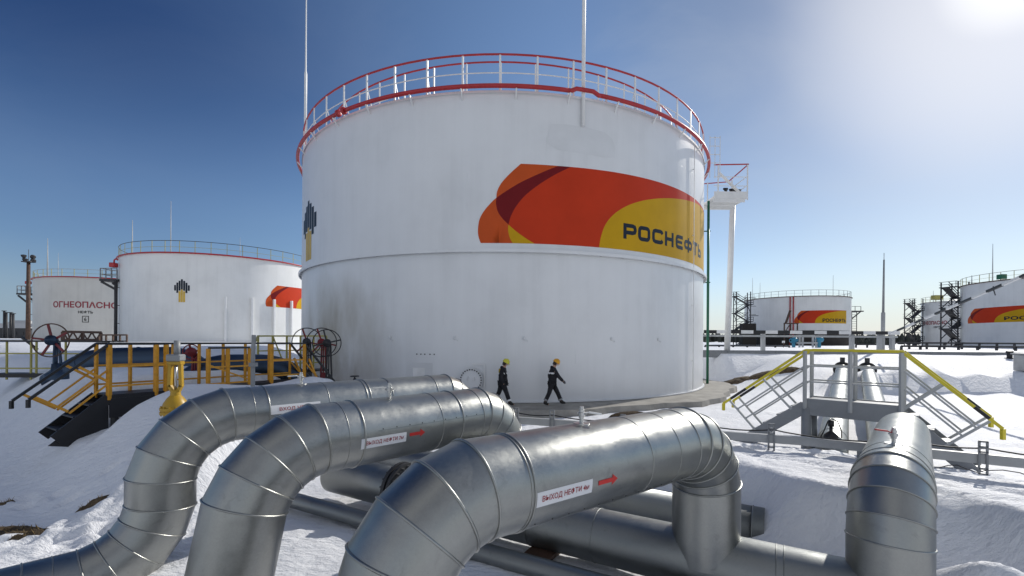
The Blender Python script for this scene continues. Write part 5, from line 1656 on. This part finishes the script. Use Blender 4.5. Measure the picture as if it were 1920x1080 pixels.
for k in range(N):
    p, q = a.lerp(b, k / N), a.lerp(b, (k + 1) / N)
    mb = MB(); mb.bar(p, q, 0.10, 0.11)
    own(mb.build('black_stripe' if k % 2 else 'white_stripe', M['black'] if k % 2 else M['white'], None), boom)
for k in (3.4, 6.4, 9.4):
    p = a.lerp(b, k / N); mb = MB(); mb.bar(p - UP * 0.3 + Vector((0.1, 0, 0)), p, 0.03); mb.bar(p + UP * 0.12, p, 0.03)
    own(mb.build('bracket', M['dark_steel'], None), boom)
mb = MB(); p = at(1655, 652, 33.6); t = at(1657.5, 487, 33.6); m_ = p.lerp(t, 0.40)
root = empty('lightning_mast', (p.x, p.y, 1.3), 'tall thin grey lightning mast standing alone on the right', 'mast')
mb.tube([(p.x, p.y, 1.3), m_], 0.13, 10); own(mb.build('lower_tube', M['grey_light'], None), root)
mb = MB(); mb.tube([m_, t], [0.08, 0.05], 8); mb.tube([t, t + UP * 0.5], 0.02, 6); own(mb.build('upper_tube', M['grey'], None), root)

# dark rail fence and pipe rack in front of the right hand tanks
def rail_line(label, px0, px1, py, Y, posts, h, mat, cat='fence', name='pipe_rack', bot=None):
    a, b = at(px0, py, Y), at(px1, py, Y); b.z = a.z
    root = empty(name, (a.x, a.y, a.z - h), label, cat)
    mb = MB(); mb.bar(a, b, 0.16, 0.18); mb.bar(a - UP * 0.75, b - UP * 0.75, 0.10); own(mb.build('rail', mat, None), root)
    for k in range(posts):
        p = a.lerp(b, k / (posts - 1)); mb = MB(); mb.bar(p, p - UP * h, 0.16); mb.box(p - UP * (h * 0.55), (0.9, 0.35, 0.22)); own(mb.build('post', mat, None), root)
rail_line('dark pipe rack on trestles in front of the cut off tank', 1672, 1935, 642.5, 52, 9, 1.6, M['dark_steel'])
rail_line('low dark pipe rack left of the lone mast, beyond the striped bar', 1605, 1668, 646, 62, 4, 1.2, M['dark_steel'])
rail_line('low dark pipe rack in the snow between big tank and distant tank', 1322, 1480, 648, 56, 7, 1.2, M['dark_steel'])
rail_line('second dark pipe rack, nearer and lower, before the cut off tank', 1690, 1940, 649, 44, 8, 1.0, M['dark_steel'])
# pump skid with teal motors under the distant tank
P = at(1512, 648, 60)
root = empty('pump_skid', (P.x, P.y, 1.3), 'light grey pump frame between two teal motors, below the distant tank', 'pump skid')
mb = MB()
for px in (1499, 1505, 1524, 1530): p = at(px, 650, 60); mb.bar((p.x, 60, 1.2), (p.x, 60, 3.2), 0.18)
mb.bar(at(1494, 643, 59.9), at(1532, 643, 59.9), 0.25, 0.22); mb.bar(at(1497, 629, 59.9), at(1527, 629, 59.9), 0.14)
own(mb.build('frame', M['grey_light'], None), root)
for px, py, r in ((1488, 638, 0.32), (1536, 637, 0.36)):
    p = at(px, py, 60); mb = MB(); mb.lathe([(r * 0.4, -0.5), (r, -0.4), (r, 0.4), (r * 0.7, 0.5), (0.01, 0.55)], p, (1, 0.3, 0.1), 14); mb.bar(p, (p.x, p.y, 1.2), 0.3); mb.box(p + Vector((0.1, 0, r)), (0.3, 0.3, 0.25)); own(mb.build('motor', M['teal'], None), root)
P = at(1469, 641, 58)
root = empty('notice_board', (P.x, P.y, 1.3), 'tiny white notice board on a post below the distant tank', 'sign')
mb = MB(); mb.box(P, (0.35, 0.04, 0.28)); own(mb.build('board', M['white'], None), root); mb = MB(); mb.bar((P.x, P.y + 0.04, 1.2), P, 0.05); own(mb.build('post', M['rust'], None), root)
# black stub on the snow at the right, by the bund wall
P = at(1893, 670, 29.6)
mb = MB(); mb.lathe([(0.28, -0.3), (0.28, 0.05), (0.14, 0.10), (0.14, 0.35), (0.18, 0.36), (0.18, 0.5), (0.02, 0.52)], (P.x, P.y, gh(P.x, P.y)), UP, 14)
tag(mb.build('hydrant', M['black'], sharp=35), 'black hydrant stub in the snow near the right edge', 'hydrant')
P = at(1917, 695, 24)
mb = MB(); mb.box((P.x + 0.4, P.y, gh(P.x + .4, P.y) + 0.35), (0.9, 0.9, 0.9), bev=0.06); mb.box((P.x + 0.4, P.y, gh(P.x + .4, P.y) + 0.83), (1.0, 1.0, 0.06))
tag(mb.build('meter_box', M['grey_light']), 'grey box half out of frame on the snow at right', 'box')

# left background: floodlight mast, pipe trestle, dark sheds
P = at(54, 605, 70)
root = empty('floodlight_mast', (P.x, P.y, 1.3), 'floodlight mast with four lamps at the left edge', 'floodlight mast')
top = at(53.5, 491, 70)
mb = MB(); mb.tube([(top.x, top.y, 1.3), top], [0.30, 0.22], 10); own(mb.build('pole', M['rust'], None), root)
mb = MB(); mb.box(top, (1.4, 0.9, 0.15)); mb.bar(top + Vector((-0.8, 0, 0)), top + Vector((-0.8, 0, 0.9)), 0.08); mb.bar(top + Vector((0.8, 0, 0)), top + Vector((0.8, 0, 0.9)), 0.08); mb.bar(top, top + UP * 1.9, 0.05); own(mb.build('lamp_rack', M['dark_steel'], None), root)
for px, py in ((45, 480.5), (61, 481), (47.5, 487.5), (61.5, 488)):
    c = at(px, py, 70); s = -1 if px < 53 else 1
    mb = MB(); mb.lathe([(0.10, -0.30), (0.26, -0.1), (0.34, 0.16), (0.34, 0.22), (0.02, 0.18)], c, (0.75 * s, -0.4, -0.45), 14); own(mb.build('lamp', M['dark_steel'], None), root)
tr = empty('pipe_trestle', tuple(at(160, 640, 46)), 'rusty pipe trestle in front of the farthest left tank', 'trestle')
def trb(mb_fn):
    mb = MB(); mb_fn(mb); own(mb.build('frame', M['rust'], None), tr)
TA, TB_ = at(118, 622, 46), at(189, 617, 50)
TB_.z = TA.z
trb(lambda mb: [mb.bar(TA, TB_, 0.25), mb.bar(TA - UP * 0.8, TB_ - UP * 0.8, 0.2)] + [mb.bar(TA.lerp(TB_, k / 8) - UP * 0.8 * (k % 2), TA.lerp(TB_, (k + 1) / 8) - UP * 0.8 * ((k + 1) % 2), 0.10) for k in range(8)])
for k in (0.0, 0.5, 1.0):
    p = TA.lerp(TB_, k); trb(lambda mb: mb.bar(p, p - UP * 2.0, 0.22))
TC, TD = at(186, 628, 44), at(238, 628, 44)
trb(lambda mb: [mb.bar(TC, TD, 0.14), mb.bar(TC - UP * 0.6, TD - UP * 0.6, 0.12)] + [mb.bar(TC.lerp(TD, k / 4), TC.lerp(TD, k / 4) - UP * 1.6, 0.12) for k in range(5)])
for lab, px0, px1, py0, py1, Y in (('long low dark shed far away at the left edge', -30, 50, 606, 628, 210), ('small dark shed with snowy roof far left', 8, 40, 600, 612, 260)):
    a, b = at(px0, py1, Y), at(px1, py0, Y)
    root = empty('shed', ((a.x + b.x) / 2, Y, 1.3), lab, 'shed')
    cx_, w_, h_ = (a.x + b.x) / 2, b.x - a.x, b.z - 1.0
    mb = MB(); mb.box((cx_, Y + 5, 1.0 + h_ * 0.35), (w_, 10, h_ * 0.7))
    for k in range(6): mb.box((cx_ - w_ * 0.4 + k * w_ * 0.16, Y - 0.05, 1.0 + h_ * 0.4), (w_ * 0.06, 0.2, h_ * 0.2))
    own(mb.build('wall', M['dark_steel'], None), root)
    mb = MB(); z0, z1 = 1.0 + h_ * 0.7, 1.0 + h_
    mb.face([(a.x - 1, Y - 0.8, z0), (b.x + 1, Y - 0.8, z0), (b.x + 1, Y + 5, z1), (a.x - 1, Y + 5, z1)]); mb.face([(a.x - 1, Y + 10.8, z0), (a.x - 1, Y + 5, z1), (b.x + 1, Y + 5, z1), (b.x + 1, Y + 10.8, z0)])
    mb.face([(a.x - 1, Y - 0.8, z0), (a.x - 1, Y + 5, z1), (a.x - 1, Y + 10.8, z0)]); mb.face([(b.x + 1, Y - 0.8, z0), (b.x + 1, Y + 10.8, z0), (b.x + 1, Y + 5, z1)])
    own(mb.build('roof', M['grey_light'], None), root)
for i, (px, pt) in enumerate(((8, 583), (12, 586), (20, 586), (25, 588))):
    p = at(px, 607, 180); t = at(px, pt, 180)
    mb = MB(); mb.tube([(p.x, 180, 1.0), (t.x, 180, t.z)], [0.45, 0.35], 8); mb.box((t.x, 180, t.z), (1.6, 0.5, 0.3))
    tag(mb.build('chimney', M['dark_steel']), ['thin dark stack, leftmost of four far away at the left edge', 'thin dark stack, second of four far away at the left edge', 'thin dark stack, third of four far away at the left edge', 'thin dark stack, rightmost of four far away at the left edge'][i], 'stack', 'far dark stacks')

# far wood: one mass along the horizon
mb = MB()
rng = np.random.RandomState(5)
def wood(x0, x1, Y, hmin, hmax, n):
    for i in range(n):
        x = x0 + (x1 - x0) * rng.rand(); y = Y + rng.rand() * 60; h = hmin + (hmax - hmin) * rng.rand() ** 1.5
        w = h * (0.16 + 0.12 * rng.rand())
        k = rng.randint(5, 8)
        base = [(x + w * math.cos(2 * math.pi * j / k), y + w * math.sin(2 * math.pi * j / k), 0.8 + h * 0.12) for j in range(k)]
        mid = [(x + w * 0.9 * math.cos(2 * math.pi * j / k + 0.4), y + w * 0.9 * math.sin(2 * math.pi * j / k + 0.4), 1.0 + h * (0.55 + 0.15 * rng.rand())) for j in range(k)]
        tip = (x + w * 0.2 * (rng.rand() - 0.5), y, 1.0 + h)
        B = [mb.bm.verts.new(p) for p in base]; Mm = [mb.bm.verts.new(p) for p in mid]; T = mb.bm.verts.new(tip)
        for j in range(k):
            mb.bm.faces.new((B[j], B[(j + 1) % k], Mm[(j + 1) % k], Mm[j])); mb.bm.faces.new((Mm[j], Mm[(j + 1) % k], T))
wood(-1100, 1250, 620, 6, 16, 2600)
wood(220, 520, 330, 3, 6.5, 420)
tag(mb.build('far_wood', M['forest']), kind='stuff')

# ------------------------------------------------------------------ the two workers
def skin_mesh(name, nodes, edges, mat, parent, root_i=0, sub=2, post=None, label=None):
    """nodes: (point, radius[, radius_y]); grown with a Skin modifier into one surface."""
    me = bpy.data.meshes.new(name)
    me.from_pydata([tuple(n[0]) for n in nodes], edges, [])
    o = bpy.data.objects.new(name, me); COL.objects.link(o)
    md = o.modifiers.new('skin', 'SKIN'); md.use_smooth_shade = True
    ly = me.skin_vertices[0].data if me.skin_vertices else None
    if ly is None:
        bpy.context.view_layer.objects.active = o
        me.attributes
    for i, n in enumerate(nodes):
        r = n[1]
        ly[i].radius = (r, n[2] if len(n) > 2 else r)
        ly[i].use_root = (i == root_i)
    ss = o.modifiers.new('sub', 'SUBSURF'); ss.levels = sub; ss.render_levels = sub
    dg = bpy.context.evaluated_depsgraph_get()
    m2 = bpy.data.meshes.new_from_object(o.evaluated_get(dg))
    bpy.data.objects.remove(o); bpy.data.meshes.remove(me)
    m2.name = name
    m2.materials.clear(); m2.materials.append(mat)
    m2.polygons.foreach_set('use_smooth', [True] * len(m2.polygons))
    if post: post(m2)
    q = bpy.data.objects.new(name, m2); COL.objects.link(q); q.parent = parent
    if label: q['label'] = label
    return q

def V(*a): return Vector(a)

def make_person(loc, label, J, helmet_mat, yaw=0.0, hood=True, vest=False, pitch=0.25):
    """J: joints in the figure's own frame, x forward, y to its left, z up (m)."""
    root = empty('person', loc, label, 'person', None, yaw)
    nodes, edges = [], []
    def add(p, r, r2=None, link=None):
        nodes.append((p, r, r2 if r2 is not None else r)); i = len(nodes) - 1
        if link is not None: edges.append((link, i))
        return i
    hip = add(J['pelvis'], 0.135, 0.115)
    waist = add(J['pelvis'].lerp(J['neck'], 0.38), 0.125, 0.105, hip)
    chest = add(J['pelvis'].lerp(J['neck'], 0.75), 0.122, 0.095, waist)
    neck = add(J['neck'], 0.058, 0.058, chest)
    hd = J['head']; f = V(math.cos(pitch), 0, -math.sin(pitch)); up = V(math.sin(pitch), 0, math.cos(pitch))
    h0 = add(hd - up * 0.055 - f * 0.01, 0.066, 0.074, neck)
    h1 = add(hd + up * 0.03, 0.078, 0.090, h0)
    add(hd + up * 0.095, 0.060, 0.068, h1)
    hands = []
    for s in ('l', 'r'):
        sh = add(J['sh_' + s], 0.046, None, chest)
        el = add(J['el_' + s], 0.040, None, sh)
        wr = add(J['wr_' + s], 0.030, None, el)
        d = (J['wr_' + s] - J['el_' + s]).normalized()
        sd = 1 if s == 'l' else -1
        pl = add(J['wr_' + s] + d * 0.055, 0.022, 0.038, wr)
        hands.append((s, pl, J['wr_' + s], d, sd))
    for s in ('l', 'r'):
        th = add(J['hp_' + s], 0.098, None, hip)
        md_ = add(J['hp_' + s].lerp(J['kn_' + s], 0.5), 0.080, None, th)
        kn = add(J['kn_' + s], 0.060, None, md_)
        cf = add(J['kn_' + s].lerp(J['an_' + s], 0.35), 0.058, None, kn)
        an = add(J['an_' + s], 0.040, None, cf)
        he = J['an_' + s]; to = J['to_' + s]
        ft = add(he.lerp(to, 0.55) + V(0, 0, -0.012), 0.038, 0.042, an)
        add(to, 0.026, 0.040, ft)
    body = skin_mesh('body', nodes, edges, M['skin'], root)
    # hands: five separate bent fingers grown into gloves
    for s, pl, w, d, sd in hands:
        gn, ge = [], []
        def ga(p, r, r2=None, link=None):
            gn.append((p, r, r2 if r2 is not None else r)); i = len(gn) - 1
            if link is not None: ge.append((link, i))
            return i
        side = V(1, 0, 0) - d * d.x
        side = side.normalized() if side.length > 0.1 else V(0, 0, -1)
        palm_n = d.cross(side).normalized() * (-sd)
        a0 = ga(w - d * 0.035, 0.036); a1 = ga(w + d * 0.01, 0.031, None, a0); a2 = ga(w + d * 0.055, 0.019, 0.036, a1); a3 = ga(w + d * 0.085, 0.016, 0.034, a2)
        for k, (off, L) in enumerate(((0.031, 0.068), (0.011, 0.078), (-0.010, 0.073), (-0.029, 0.056))):
            p0 = w + d * 0.09 + side * off
            q = ga(p0, 0.0100, None, a3)
            bend = palm_n * (0.25 + 0.06 * k)
            q = ga(p0 + (d + bend).normalized() * L * 0.45, 0.0098, None, q)
            q = ga(p0 + (d + bend).normalized() * L * 0.45 + (d * 0.7 + bend * 2.4).normalized() * L * 0.35, 0.0090, None, q)
            ga(p0 + (d + bend).normalized() * L * 0.45 + (d * 0.7 + bend * 2.4).normalized() * L * 0.35 + (d * 0.2 + bend * 3).normalized() * L * 0.22, 0.0078, None, q)
        t0 = ga(w + d * 0.035 + side * 0.034, 0.0125, None, a1)
        t1 = ga(w + d * 0.065 + side * 0.055 + palm_n * 0.012, 0.0110, None, t0)
        ga(w + d * 0.088 + side * 0.056 + palm_n * 0.026, 0.0092, None, t1)
        skin_mesh('glove', gn, ge, M['glove'], root, 0, 1)
    # work suit: jacket and trousers, a little larger than the body
    cn, ce = [], []
    def ca(p, r, r2=None, link=None):
        cn.append((p, r, r2 if r2 is not None else r)); i = len(cn) - 1
        if link is not None: ce.append((link, i))
        return i
    hm = ca(J['pelvis'] + V(-0.005, 0, -0.07), 0.198, 0.166)
    j0 = ca(J['pelvis'] + V(0, 0, 0.06), 0.196, 0.165, hm)
    j1 = ca(J['pelvis'].lerp(J['neck'], 0.45), 0.188, 0.160, j0)
    j2 = ca(J['pelvis'].lerp(J['neck'], 0.76) + V(-0.005, 0, 0), 0.196, 0.160, j1)
    j3 = ca(J['pelvis'].lerp(J['neck'], 0.98), 0.092, 0.088, j2)
    ca(J['neck'] + (J['head'] - J['neck']) * 0.22, 0.082, 0.080, j3)
    for s in ('l', 'r'):
        a = ca(J['sh_' + s], 0.096, None, j2); b = ca(J['sh_' + s].lerp(J['el_' + s], 0.5), 0.084, None, a); c = ca(J['el_' + s], 0.076, None, b); d_ = ca(J['el_' + s].lerp(J['wr_' + s], 0.55), 0.066, None, c); ca(J['wr_' + s] + (J['wr_' + s] - J['el_' + s]).normalized() * 0.025, 0.056, None, d_)
    skin_mesh('jacket', cn, ce, M['cloth'], root, 1, 2)
    tn, te_ = [], []
    def ta(p, r, link=None):
        tn.append((p, r, r)); i = len(tn) - 1
        if link is not None: te_.append((link, i))
        return i
    p0 = ta(J['pelvis'] + V(0, 0, -0.02), 0.150)
    for s in ('l', 'r'):
        a = ta(J['hp_' + s] + V(0, 0, -0.03), 0.116, p0); b = ta(J['hp_' + s].lerp(J['kn_' + s], 0.55), 0.102, a); c = ta(J['kn_' + s], 0.086, b); d_ = ta(J['kn_' + s].lerp(J['an_' + s], 0.5), 0.084, c); ta(J['kn_' + s].lerp(J['an_' + s], 0.86), 0.080, d_)
    skin_mesh('trousers', tn, te_, M['cloth'], root, 0, 2)
    for s in ('l', 'r'):
        bn = [(J['kn_' + s].lerp(J['an_' + s], 0.72), 0.066), (J['an_' + s] + V(-0.01, 0, 0.0), 0.058), (J['an_' + s].lerp(J['to_' + s], 0.5) + V(0, 0, -0.008), 0.048), (J['to_' + s], 0.044)]
        hl = J['an_' + s] + (J['an_' + s] - J['to_' + s]).normalized() * 0.035 + V(0, 0, -0.045)
        skin_mesh('boot', bn + [(hl, 0.040)], [(0, 1), (1, 2), (2, 3), (1, 4)], M['boot'], root, 1, 2)
    # reflective bands: chest and shins
    axis = (J['neck'] - J['pelvis']).normalized()
    c = J['pelvis'].lerp(J['neck'], 0.60)
    mb = MB()
    n = 36
    for k in range(n):
        a0, a1 = 2 * math.pi * k / n, 2 * math.pi * (k + 1) / n
        pr = lambda a, z: c + V(0.178 * math.cos(a), 0.216 * math.sin(a), 0) + axis * z
        mb.face([pr(a0, -0.03), pr(a1, -0.03), pr(a1, 0.03), pr(a0, 0.03)], True)
    mb.build('reflective_band', M['reflective'], root)
    for s in ('l', 'r'):
        a, b = J['kn_' + s].lerp(J['an_' + s], 0.60), J['kn_' + s].lerp(J['an_' + s], 0.76)
        mb = MB(); mb.tube([a, b], 0.0885, 20, False); mb.build('reflective_band', M['reflective'] if vest else M['grey'], root)
    if vest:
        mb = MB(); cc = J['pelvis'].lerp(J['neck'], 0.74)
        for k in range(8):
            a0, a1 = rad(118 + 150 * k / 8), rad(118 + 150 * (k + 1) / 8)
            pr = lambda a, z: cc + V(0.180 * math.cos(a), 0.216 * math.sin(a), 0) + axis * z
            mb.face([pr(a0, -0.05), pr(a1, -0.05), pr(a1, 0.09), pr(a0, 0.09)], True)
        mb.build('back_panel', M['vest_yellow'], root)
    # hood lying on the shoulders, hair, face and helmet
    skin_mesh('hood', [(J['neck'] + V(-0.075, 0.07, 0.005), 0.05), (J['neck'] + V(-0.10, 0, 0.03), 0.062), (J['neck'] + V(-0.075, -0.07, 0.005), 0.05)], [(0, 1), (1, 2)], M['cloth'], root, 1, 2)
    mb = MB(); mb.lathe([(0.094, -0.075), (0.100, -0.02), (0.100, 0.03), (0.085, 0.08)], hd - f * 0.014, up, 20, a0=0, a1=2 * math.pi); 
    bmesh.ops.delete(mb.bm, geom=[v for v in mb.bm.verts if (v.co - hd).dot(f) > 0.02], context='VERTS'); mb.build('hair', M['hair'], root)
    mb = MB(); mb.tube([hd + f * 0.088 + up * 0.012, hd + f * 0.108 - up * 0.022, hd + f * 0.086 - up * 0.028], [0.008, 0.014, 0.011], 8); mb.build('nose', M['skin'], root)
    mb = MB(); mb.tube([hd + f * 0.080 - up * 0.058 + V(0, -0.024, 0), hd + f * 0.090 - up * 0.056, hd + f * 0.080 - up * 0.058 + V(0, 0.024, 0)], [0.003, 0.006, 0.003], 6); mb.build('mouth', M['maroon'], root)
    for s in (-1, 1):
        mb = MB(); mb.lathe([(0.0005, -0.010), (0.009, -0.006), (0.011, 0), (0.009, 0.006), (0.0005, 0.010)], hd + f * 0.080 + up * 0.012 + V(0, 0.030 * s, 0), f, 10); mb.build('eye', M['hair'], root)
        mb = MB(); mb.lathe([(0.004, -0.010), (0.026, -0.006), (0.030, 0.004), (0.018, 0.008), (0.001, 0.004)], hd - f * 0.008 - up * 0.008 + V(0, 0.082 * s, 0), V(0.25, s, 0), 12); mb.build('ear', M['skin'], root)
    hu = (up + f * 0.10).normalized(); hf = (f - hu * f.dot(hu)).normalized()
    mb = MB()
    prof = [(0.128, 0.038), (0.124, 0.05), (0.122, 0.085), (0.112, 0.125), (0.088, 0.160), (0.05, 0.180), (0.001, 0.187)]
    mb.lathe(prof, hd - f * 0.006, hu, 28)
    for v in mb.bm.verts:                    # longer front to back
        q = v.co - hd; q += hf * q.dot(hf) * 0.10; v.co = hd + q
    for k in (-1, 0, 1):
        mb.tube([hd + hf * (0.118 * math.cos(t)) + hu * (0.045 + 0.145 * math.sin(t)) + V(0, 0.035 * k, 0) for t in np.linspace(0.5, 2.64, 9)], 0.008, 6)
    pk = []
    for k in range(9):
        a = rad(-62 + 124 * k / 8); pk.append((hd + hu * 0.040 + hf * 0.132 * math.cos(a) + V(0, 0.124 * math.sin(a), 0), hd + hu * 0.026 + hf * (0.132 * math.cos(a) + 0.055 * max(0.1, math.cos(a * 1.35))) + V(0, 0.13 * math.sin(a), 0)))
    for a, b in zip(pk, pk[1:]): mb.face([a[0], b[0], b[1], a[1]], True)
    mb.build('helmet', helmet_mat, root, sharp=50)
    return root

Jr = dict(pelvis=V(0.0, 0, 0.90), neck=V(0.055, 0, 1.43), head=V(0.135, 0, 1.575),
          sh_l=V(0.03, 0.19, 1.36), el_l=V(-0.10, 0.24, 1.10), wr_l=V(-0.02, 0.22, 0.87),
          sh_r=V(0.05, -0.19, 1.36), el_r=V(0.20, -0.23, 1.12), wr_r=V(0.37, -0.20, 0.945),
          hp_l=V(0.02, 0.09, 0.85), kn_l=V(0.22, 0.09, 0.46), an_l=V(0.37, 0.09, 0.105), to_l=V(0.53, 0.10, 0.085),
          hp_r=V(-0.02, -0.09, 0.85), kn_r=V(-0.12, -0.09, 0.46), an_r=V(-0.29, -0.09, 0.10), to_r=V(-0.12, -0.10, 0.045))
P = at(1036.5, 757, 17.15)
make_person((P.x - 0.03, P.y, 0.0), 'person in black work clothes and amber helmet striding right, arm forward', Jr, M['helmet_orange'], pitch=0.42)
Jl = dict(pelvis=V(0.0, 0, 0.90), neck=V(0.05, 0, 1.42), head=V(0.12, 0, 1.565),
          sh_l=V(0.05, 0.19, 1.35), el_l=V(0.10, 0.24, 1.08), wr_l=V(0.16, 0.20, 0.86),
          sh_r=V(0.02, -0.19, 1.35), el_r=V(-0.05, -0.23, 1.08), wr_r=V(0.05, -0.21, 0.85),
          hp_l=V(-0.02, 0.09, 0.85), kn_l=V(-0.12, 0.09, 0.47), an_l=V(-0.33, 0.09, 0.15), to_l=V(-0.19, 0.10, 0.05),
          hp_r=V(0.02, -0.09, 0.85), kn_r=V(0.17, -0.09, 0.46), an_r=V(0.29, -0.09, 0.10), to_r=V(0.46, -0.10, 0.05))
P = at(944, 757, 17.0)
make_person((P.x - 0.05, P.y, 0.0), 'person in black work clothes with lemon helmet and yellow back panel, walking behind', Jl, M['helmet_lemon'], vest=True, pitch=0.35)

bpy.context.view_layer.update()
print('objects', len(bpy.data.objects))
